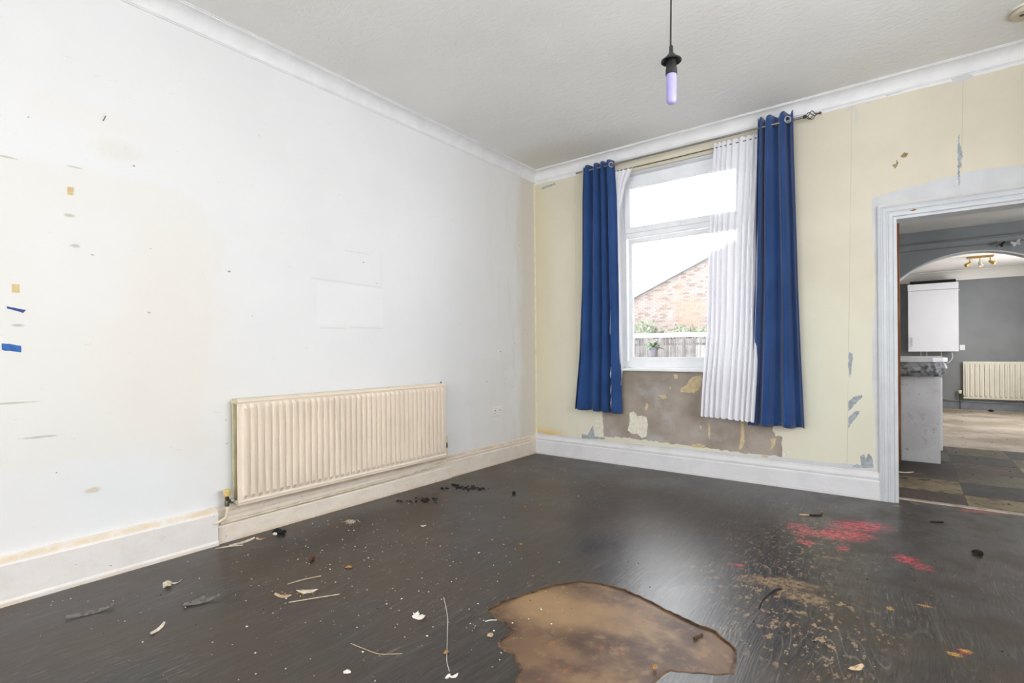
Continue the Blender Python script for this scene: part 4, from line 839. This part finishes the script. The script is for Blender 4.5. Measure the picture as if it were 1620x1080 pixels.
# low brick planter wall with the potted plant on it
pw=MB().box(-2.2,3.3,-.15,1.2,3.75,.93).build('planter_wall',M_['extbrick']); tag(pw,'low brick yard wall under the potted plant, hidden below the window frame','wall')
pt=empty('potted_plant',(-.135,3.5,.93)); tag(pt,'green bushy plant in a grey pot standing outside the window','plant')
MB().lathe([(.055,0),(.062,.02),(.072,.15),(.078,.155),(.078,.175),(.068,.177)],(0,0,0),20).build('pot',M_['pot'],pt,smooth=True)
MB().lathe([(.066,.160),(.01,.168)],(0,0,0),16).build('soil',M_['dirt'],pt)
r=random.Random(31)
leafme=None
for k in range(46):
    az=r.uniform(0,2*PI); el=r.uniform(.0,1.2); Ln=r.uniform(.10,.19)
    bm=bmesh.new(); n=5; Lf=[];Rt=[]
    for i in range(n+1):
        t=i/n; rad=Ln*t*math.cos(el*(1-.2*t)); z=.165+Ln*t*math.sin(el)+.02-.07*t*t; w=.022*math.sin(PI*min(.98,t*.9+.06))
        cx_,cy_=rad*math.cos(az),rad*math.sin(az); nx_,ny_=-math.sin(az)*w,math.cos(az)*w
        Lf.append(bm.verts.new((cx_+nx_,cy_+ny_,z))); Rt.append(bm.verts.new((cx_-nx_,cy_-ny_,z+.004)))
    for i in range(n): bm.faces.new((Lf[i],Lf[i+1],Rt[i+1],Rt[i]))
    me=bpy.data.meshes.new('leaf'); bm.to_mesh(me); bm.free(); o=link('leaf',me,pt,M_['leaf']); o.modifiers.new('t','SOLIDIFY').thickness=.0015
# brick gable
gb=empty('brick_gable_house',(-4,17,-.2)); tag(gb,'brick gable wall of the house beyond the yard, pale in the daylight','building')
# the roof line rises to the right
def roofz(x): return 3.30+(x+6.58)*.44 if x<.6 else 3.30+7.18*.44-(x-.6)*.44
poly=[(-7.2,-.2),(-7.2,roofz(-7.2)),(.6,roofz(.6)),(8.,roofz(8.)),(8.,-.2)]
polyplate('mortar_wall',poly,lambda u,v,d:Vector((u,17.25-d,v))-gb.location,.22,simple('mortar','#86827e',.9,.2,var=.2,vs=3),gb)
# bricks, real geometry, joined
g=G('london_stock_brick',.85,.2); t=g.t; wn_=t.nodes.new('ShaderNodeTexWhiteNoise'); wn_.noise_dimensions='3D'
at=t.nodes.new('ShaderNodeAttribute'); at.attribute_name='brick_id'; t.links.new(at.outputs['Vector'],wn_.inputs['Vector'])
c=g.mix(wn_.outputs['Value'],srgb('#746a66'),srgb('#867d78')); c=g.mix(g.mul(g.ss(wn_.outputs['Value'],.8,.82),1.),c,srgb('#64564e')); c=g.mix(g.mul(g.ss(g.noise(.8,4),.5,.62),.55),c,srgb('#85705f')); c=g.mix(g.mul(g.ss(g.noise(3,4),.58,.66),.5),c,srgb('#8d8a87')); g.color(c)
verts=[];faces=[];ids=[]; r=random.Random(12)
row=0; z=.9
while z<6.0:
    x=-7.2+(0 if row%2 else -.115)
    while x<.4:
        if z+.075<roofz(x+.1)-.02 and x>=-7.2:
            y=17.03-.012+r.uniform(-.004,.004); b=len(verts); w,h=.215,.065
            for dx,dz in ((0,0),(w,0),(w,h),(0,h)): verts.append((x+dx+4,y-17,z+dz+.2))
            for dx,dz in ((0,0),(w,0),(w,h),(0,h)): verts.append((x+dx+4,.05,z+dz+.2))
            faces+= [(b,b+1,b+2,b+3),(b,b+4,b+5,b+1),(b+1,b+5,b+6,b+2),(b+2,b+6,b+7,b+3),(b+3,b+7,b+4,b)]
            v_=(r.random(),r.random(),r.random()); ids+=[v_]*8
        x+=.225
    z+=.075; row+=1
me=bpy.data.meshes.new('bricks'); me.from_pydata(verts,[],faces); a_=me.attributes.new('brick_id','FLOAT_VECTOR','POINT')
for i,v_ in enumerate(ids): a_.data[i].vector=v_
o=link('bricks',me,gb,g.m); o['kind']='stuff'
MB().extr([(0,0),(.35,0),(.35,.10),(0,.10)],[((-7.5-gb.location.x,-.15,roofz(-7.5)+.2),(0,1,0),Z),((.6-gb.location.x,-.15,roofz(.6)+.2),(0,1,0),Z)]).build('roof_verge',M_['tile_roof'],gb)
MB().extr([(0,0),(.35,0),(.35,.10),(0,.10)],[((.6-gb.location.x,-.15,roofz(.6)+.2),(0,1,0),Z),((8.2-gb.location.x,-.15,roofz(8.2)+.2),(0,1,0),Z)]).build('roof_verge',M_['tile_roof'],gb)
# neighbouring low roof and aerial
nr=MB().box(-12,16.2,-.2,-7.65,20,2.9).build('neighbour_house',M_['extbrick']); tag(nr,'low neighbouring brick building left of the gable, mostly hidden by the window frame','building')
an=MB().tube([(-6.36,16.6,3.3),(-6.36,16.6,4.9)],.02,6).tube([(-6.7,16.6,4.75),(-6.0,16.6,4.75)],.012,5).tube([(-6.6,16.6,4.6),(-6.1,16.6,4.6)],.012,5).build('roof_aerial',M_['stem']); tag(an,'thin television aerial on the lower end of the gable roof','aerial')
# garden foliage at the foot of the gable: leaf clouds, one shrub per mass
def shrub(x0,x1,y0,y1,z0,z1,n,seed,label):
    r=random.Random(seed); e=empty('garden_shrub',((x0+x1)/2,(y0+y1)/2,-.2)); tag(e,label,'shrub')
    vs=[];fs=[]
    for k in range(n):
        u=r.random(); x=x0+(x1-x0)*u; top=z0+(z1-z0)*(.55+.45*mnoise.noise(Vector((x*1.3,seed,0)))+.25*r.random()); z=r.uniform(z0,top); y=r.uniform(y0,y1); s_=r.uniform(.05,.11)
        d1=Vector((r.uniform(-1,1),r.uniform(-.5,.5),r.uniform(-1,1))).normalized()*s_; d2=d1.cross(Vector((r.uniform(-.3,.3),1,r.uniform(-.3,.3)))).normalized()*s_*.5
        c_=Vector((x,y,z))-e.location; b=len(vs); vs+= [c_-d1,c_+d2,c_+d1,c_-d2]; fs.append((b,b+1,b+2,b+3))
    me=bpy.data.meshes.new('foliage'); me.from_pydata(vs,[],fs); o=link('foliage',me,e,M_['ivy']); o['kind']='stuff'
    st=MB(); 
    for k in range(5):
        x=x0+(x1-x0)*(k+.5)/5; st.tube([(x,(y0+y1)/2,-.2),(x+r.uniform(-.1,.1),(y0+y1)/2,z0+(z1-z0)*.4)],.025,6)
    local(st,e).build('stems',M_['stem'],e)
shrub(-6.6,-4.45,14,15.2,.6,2.6,2200,1,'pale green garden shrub below the low end of the gable roof')
shrub(-4.15,-1.9,14,15.2,.6,2.2,2400,2,'pale green garden shrub below the middle of the brick gable')
shrub(-1.6,1.6,14,15.2,.6,2.0,2200,6,'pale green garden shrub seen behind the sheer curtain')
# ================================================================ LITTER ON THE FLOOR
LM={k:simple('litter_'+k,h,.7,.25,var=.25,vs=60,hex2=h2) for k,h,h2 in (('white','#e6e1d8','#cfc6b8'),('beige','#c2ab8c','#8f7a60'),('grey','#77736e','#4c4947'),('black','#1b1a1a','#2e2c2b'),('orange','#a98252','#8d6238'),('brown','#5e4434','#3e2c22'),('straw','#cdc0a8','#ad9f86'),('pale','#d6cdbd','#b3a794'))}
def flake(name,p,w,l,rot,mat,label,seed,curl=.01,cat='scrap',z=.0008,group=None):
    """torn, curled little sheet"""
    r=random.Random(seed); n=14
    out=[]
    for i in range(n):
        a=2*PI*i/n; k=r.uniform(.6,1.1); out.append((math.cos(a)*l/2*k,math.sin(a)*w/2*k))
    tris=tessellate_polygon([[Vector((a,b,0)) for a,b in out]]) 
    bm=bmesh.new(); c0=bm.verts.new((0,0,curl*.25))
    ring=[]; ring2=[]
    for a,b in out:
        h=curl*(abs(a)/(l/2))**2*r.uniform(.5,1.2)+r.uniform(0,.0012); ring.append(bm.verts.new((a,b,h))); ring2.append(bm.verts.new((a*.5,b*.5,curl*.1+r.uniform(0,.001))))
    for i in range(n):
        j=(i+1)%n; bm.faces.new((ring[i],ring[j],ring2[j],ring2[i])); bm.faces.new((ring2[i],ring2[j],c0))
    mn=min(v.co.z for v in bm.verts)
    for v in bm.verts: v.co.z-=mn
    me=bpy.data.meshes.new(name); bmesh.ops.recalc_face_normals(bm,faces=bm.faces[:]); bm.to_mesh(me); bm.free()
    o=link(name,me,None,mat); o.location=(p[0],p[1],z); o.rotation_euler=(0,0,rot); s_=o.modifiers.new('t','SOLIDIFY'); s_.thickness=.0012; s_.offset=1
    return tag(o,label,cat,group)
def lump(name,p,s_,mat,label,seed,flat=.6,cat='scrap',z=0.):
    bm=bmesh.new(); bmesh.ops.create_icosphere(bm,subdivisions=3,radius=1)
    for v in bm.verts:
        q=v.co.copy(); k=1+.45*mnoise.noise(q*1.7+Vector((seed,0,0)))+.2*mnoise.noise(q*5+Vector((seed,3,0)))
        v.co=Vector((q.x*s_*k,q.y*s_*.8*k,max(-.75,q.z)*s_*flat*k))
    mn=min(v.co.z for v in bm.verts)
    for v in bm.verts: v.co.z-=mn
    me=bpy.data.meshes.new(name); bm.to_mesh(me); bm.free(); o=link(name,me,None,mat); o.location=(p[0],p[1],z); o.rotation_euler=(0,0,seed); return tag(o,label,cat)
def stick(name,pts,rad,mat,label,cat='splinter',n=6,taper=None,z0=.0012):
    P=bez([(a[0],a[1],z0+(a[2] if len(a)>2 else 0)) for a in pts],6)
    mb=MB().tube(P,rad,n); o=mb.build(name,mat,smooth=True); return tag(o,label,cat)
RA=math.atan2(.608,.794)   # direction that runs left to right in the view
I=IT
# curled vinyl strip near the boxed skirting
def curlstrip(name,p,L_,w,rot,mat,label,h=.02):
    bm=bmesh.new(); n=12; rows=[]
    for i in range(n+1):
        t=i/n; x=(t-.5)*L_; ww=w*math.sin(PI*min(.97,.1+t*.85))**.5/2; z=h*(4*(t-.5)**2*(.4+.6*t))
        rows.append([bm.verts.new((x,-ww,z+.001)),bm.verts.new((x,0,z+.003*math.sin(PI*t))),bm.verts.new((x,ww*.9,z+.005))])
    for a,b in zip(rows,rows[1:]):
        for k in range(2): bm.faces.new((a[k],b[k],b[k+1],a[k+1]))
    me=bpy.data.meshes.new(name); bm.to_mesh(me); bm.free(); o=link(name,me,None,mat); o.location=(p[0],p[1],.0015); o.rotation_euler=(0,0,rot); o.modifiers.new('t','SOLIDIFY').thickness=.002
    return tag(o,label,'scrap')
curlstrip('vinyl_offcut',I['vinyl_strip'],.155,.03,RA+.62,LM['grey'],'curled pointed grey vinyl offcut lying nearest the left skirting',.016)
e=empty('vinyl_offcut',(I['folded_scrap'][0],I['folded_scrap'][1],.001)); tag(e,'folded grey vinyl scrap in two leaves lying to the right of the pale lump','scrap')
for k,(dx,dy,ro,L_) in enumerate(((-.012,.0,RA+.95,.10),(.02,.012,RA+.55,.13))):
    o=curlstrip('leaf',(dx,dy),L_,.028,ro,LM['grey'],None,.012); o.parent=e; o.location=(dx,dy,.001+.003*k)
    for kk in ('label','category'):
        if kk in o: del o[kk]
lump('plaster_lump',I['lump'],.017,LM['pale'],'rounded pale plaster lump on the dark floor before the boxed skirting',1,.8)
flake('plaster_flake',I['flake'],.016,.045,RA+.5,LM['white'],'thin white flake touching the rounded pale plaster lump',2)
curlstrip('wood_sliver',I['sliver'],.07,.014,RA+1.5,LM['pale'],'short pale wood sliver pointing at the camera left of centre',.012)
# black crumpled scrap with a white bit
e=empty('plastic_scrap',(I['black_scrap'][0]+.03,I['black_scrap'][1],.0)); tag(e,'crumpled black plastic scrap in front of the left end of the radiator','scrap')
for k,(dx,dy,s_) in enumerate(((0,0,.022),(.03,.02,.016),(-.02,-.01,.013))):
    o=lump('crumple',(dx,dy),s_,LM['black'],None,k+7,.7); o.parent=e
    del o['category']
o=lump('white_bit',(.012,-.022),.014,LM['white'],None,3,.5); o.parent=e; del o['category']
# frayed fluff
fm=MB(); r=random.Random(3)
for k in range(46):
    a=r.uniform(0,2*PI); d=r.uniform(.01,.05); x,y=r.uniform(-.015,.015),r.uniform(-.015,.015)
    fm.tube([(x,y,.002),(x+d*.5*math.cos(a),y+d*.5*math.sin(a),.012+r.uniform(0,.014)),(x+d*math.cos(a),y+d*math.sin(a),.002+r.uniform(0,.01))],.0007,3)
o=fm.build('fluff_clump',LM['pale']); o.location=(I['fluff'][0],I['fluff'][1],.001); tag(o,'wispy pale clump of frayed fibres on the floor below the radiator','fluff')
flake('torn_paper',I['tornA'],.035,.09,RA-.0,LM['beige'],'torn beige paper strip with a ragged edge, the left one of two',4,.012)
flake('torn_paper',I['tornB'],.035,.10,RA+.05,LM['pale'],'torn beige and yellow paper strip joined to the ragged one, right of it',5,.014)
for k in range(6):
    pass
crm=MB(); r=random.Random(8)
for k in range(14):
    u,v=r.uniform(-.07,.07),r.uniform(-.02,.02); c_,q_=math.cos(RA),math.sin(RA); s_=r.uniform(.002,.005)
    crm.lathe([(s_*.6,0),(s_,s_*.6),(s_*.5,s_*1.2)],(.955+u*c_-v*q_,-3.215+u*q_+v*c_,.001),5)
o=crm.build('paper_crumbs',LM['orange']); o['kind']='stuff'; tag(o,'yellowish crumbs around the torn beige paper strips','crumbs')
stick('wood_splinter',[I['splinA'],(1.05,-3.205,.004),I['splinB']],.002,LM['straw'],'long pale wood splinter just in front of the torn beige paper')
stick('wood_splinter',[I['spl2A'],(.845,-3.12,.003),I['spl2B']],.0018,LM['straw'],'thin straw splinter lying behind the torn beige paper')
lump('orange_chip',I['orange'],.014,LM['orange'],'small orange tan chip on the dark floor behind the white plaster flake',4,.4,'chip')
lump('brown_lump',I['brown'],.015,LM['brown'],'small dark reddish brown lump on the floor in front of the radiator',5,.8)
flake('white_flake',I['plaster'],.05,.065,RA-.2,LM['white'],'star shaped white plaster flake in the middle of the floor',9,.016)
flake('white_flake',(I['plaster'][0]-.018,I['plaster'][1]+.0),.02,.04,RA+1.2,LM['white'],'small white flake overlapping the star shaped plaster flake',10,.01,z=.004)
stick('thread',[I['thrA'],I['thrB'],(1.71,-3.05),I['thrC'],(1.83,-3.175),I['thrD']],.0009,LM['white'],'long thin white thread running towards the camera left of the bare patch','thread')
stick('string_piece',[I['strA'],I['strB'],(1.585,-3.297),I['strC'],I['strD']],.0011,LM['straw'],'wavy pale string piece lying on the floor near the bottom centre left','string')
stick('string_piece',[I['crA'],I['crB'],I['crC']],.0016,LM['white'],'short white string touching the left tip of the bare patch','string')
def crumbs(name,c,n,ru,rv,s0,s1,mat,label,seed):
    r=random.Random(seed); mb=MB(); c_,q_=math.cos(RA),math.sin(RA)
    for k in range(n):
        u,v=r.gauss(0,ru*.5),r.gauss(0,rv*.5); s_=r.uniform(s0,s1); a=r.uniform(0,PI); x,y=max(.05,c[0]+u*c_-v*q_),c[1]+u*q_+v*c_; mb.box(x-s_*r.uniform(.6,1.6),y-s_*.6,.0005,x+s_,y+s_*.6,.0005+s_*r.uniform(.4,1.1),rot=Matrix.Rotation(a,3,'Z'))
    o=mb.build(name,mat); o['kind']='stuff'; return tag(o,label,'crumbs')
crumbs('soot_crumbs',I['blk1'],34,.12,.06,.003,.011,LM['black'],'black crumbs scattered near the right half of the radiator, nearer group',1)
crumbs('soot_crumbs',I['blk2'],44,.14,.08,.003,.013,LM['black'],'black crumbs scattered below the right end of the radiator, farther group',2)
lump('black_lump',I['blk3'],.016,LM['black'],'single small black lump in the far left part of the floor',6,.8)
lump('white_chip',I['oval'],.011,LM['white'],'smooth oval white chip at the bottom edge left of the thread',7,.35,'chip')
stick('twig',[I['twA'],(2.635,-1.93,.004),I['twB'],I['twC'],I['twD']],.0032,LM['black'],'thin bent dark twig to the right of the bare patch','twig')
stick('stick_fragment',[I['stA'],I['stB']],.005,LM['brown'],'short dark brown stick fragment lying on the bare patch','stick')
lump('tan_chip',I['chip'],.010,LM['orange'],'small yellow tan chip lying on the bare patch near the front',8,.6,'chip')
stick('stick_fragment',[(2.545,-.70),(2.60,-.665)],.006,LM['beige'],'tan stick fragment on the floor below the long blue curtain','stick')
stick('stick_fragment',[(2.60,-.675),(2.66,-.635)],.008,LM['black'],'black stub beside the tan stick below the long blue curtain','stick')
lump('orange_chip',(2.655,-.56),.010,LM['orange'],'tiny orange chip behind the tan stick below the long blue curtain',2,.5,'chip')
lump('dark_lump',I['dk'],.022,LM['black'],'small dark lump on the floor in front of the doorway on the right',9,.5)
stick('dark_sliver',[(3.21,-.385),(3.27,-.35)],.006,LM['black'],'dark sliver just in front of the doorway threshold','sliver')
flake('leaf_scrap',I['leaf'],.03,.075,RA+.3,LM['beige'],'small tan leaf shaped scrap at the bottom right',12,.006)
flake('white_flake',I['w1'],.014,.035,RA+1.0,LM['white'],'narrow white flake at the bottom end of the thread, left of its pair',13,.006)
flake('white_flake',I['w2'],.016,.036,RA+.4,LM['white'],'crooked white flake at the bottom end of the thread, right of its pair',14,.008)
stick('wood_splinter',[(.09,-3.20),(.13,-3.15,.006),(.16,-3.085)],.003,LM['pale'],'pale wood splinter on the floor at the end of the boxed skirting')
curlstrip('paper_strip',(.12,-3.07),.14,.02,PI/2,LM['pale'],'pale peeled strip lying along the skirting by the left radiator valve',.008)
flake('beige_scrap',(.145,-2.98),.03,.05,RA,LM['beige'],'small beige scrap between the black plastic scrap and the boxed skirting',15,.01)
flake('white_flake',I['wf'],.022,.04,RA+.3,LM['white'],'white flake in the middle distance in front of the radiator',16,.008)
lump('orange_chip',I['chip2'],.010,LM['orange'],'tiny orange chip on the grey floor above the bare patch',3,.5,'chip')
lump('orange_chip',I['orange2'],.009,LM['orange'],'tiny orange chip lying on the long white thread',5,.5,'chip')
lump('beige_pebble',I['brnp'],.013,LM['beige'],'small beige pebble of plaster left of the notch in the bare patch',11,.3,'chip')
flake('torn_paper',I['kit'],.05,.17,RA-.3,LM['white'],'torn white paper scrap on the kitchen floor by the base unit',17,.01,z=.0005)
for k,(x,y) in enumerate(((3.16,1.10),(3.07,.86),(3.2,.88))):
    flake('dark_scrap',(x,y),.03,.09,RA-.3,LM['black'] if k else LM['grey'],['grey scrap beside the torn white paper on the kitchen floor','dark scrap in front of the torn white paper, nearest the door casing','dark scrap on the kitchen tiles right of its twin'][k],20+k,.006,z=.0005)
lump('dark_lump',(3.55,7.2),.03,LM['black'],'dark object at the foot of the far dining wall beside the pipe',12,.6)
lump('dark_lump',(4.2,7.15),.035,LM['black'],'dark lump on the dining floor below the far radiator',13,.5)
# innumerable dust specks and crumbs over the floor
def specks(name,n,boxes,s0,s1,mat,label,seed):
    r=random.Random(seed); vs=[];fs=[]
    for k in range(n):
        b=r.choice(boxes); x=r.uniform(b[0],b[1]); y=r.uniform(b[2],b[3]); s_=s0+(s1-s0)*r.random()**3; a=r.uniform(0,PI); el=r.uniform(.35,1.)
        q=len(vs)
        for t in range(5):
            an=a+2*PI*t/5; k_=r.uniform(.7,1.1); u,v=s_*math.cos(2*PI*t/5)*k_,s_*el*math.sin(2*PI*t/5)*k_
            vs.append((x+u*math.cos(a)-v*math.sin(a),y+u*math.sin(a)+v*math.cos(a),.0005))
        vs.append((x,y,.0006+s_*.55))
        for t in range(5): fs.append((q+t,q+(t+1)%5,q+5))
    me=bpy.data.meshes.new(name); me.from_pydata(vs,[],fs); o=link(name,me,None,mat); o['kind']='stuff'; return tag(o,label,'dust')
LEFT=[(.1,1.7,-4.0,-2.2),(.3,2.,-3.4,-2.4),(.1,1.6,-2.6,-.3)]; ALL=LEFT+[(1.,3.6,-1.6,-.1),(1.8,3.6,-2.6,-1.)]
specks('dust_specks',620,LEFT,.0014,.0062,LM['white'],'white plaster dust specks strewn over the dark floor',1)
specks('dust_specks',420,ALL,.0014,.0055,LM['beige'],'beige crumbs strewn over the dark floor',2)
specks('dust_specks',130,ALL,.0014,.005,LM['orange'],'orange tan crumbs strewn over the dark floor',3)
specks('dust_specks',260,ALL,.0016,.006,LM['black'],'black crumbs strewn over the dark floor',4)
specks('dust_specks',200,[(2.9,5.,3.05,7.2),(3.45,4.6,.3,2.75)],.003,.014,LM['brown'],'dark crumbs strewn over the kitchen and dining floors',5)
GROUPS={'tape_strip':'tape pieces stuck on the left wall','orange_chip':'orange chips on the floor','white_flake':'white flakes on the floor','curtain':'blue curtains at the window','sheer_curtain':'white sheer curtains at the window','garden_shrub':'shrubs below the brick gable','butterfly_decoration':'butterfly ornaments on the arch wall','torn_paper':'torn paper pieces on the floor','wood_splinter':'wood splinters on the floor','vinyl_offcut':'grey vinyl offcuts on the floor','dark_scrap':'dark scraps on the kitchen floor','dark_lump':'dark lumps on the floor','stick_fragment':'stick fragments on the floor','string_piece':'string pieces on the floor','soot_crumbs':'black crumbs by the radiator','dust_specks':'dust and crumbs on the floors','radiator':'cream radiators'}
for o in list(bpy.data.objects):
    b=o.name.split('.')[0]
    if o.parent is None and 'label' in o and b in GROUPS: o['group']=GROUPS[b]
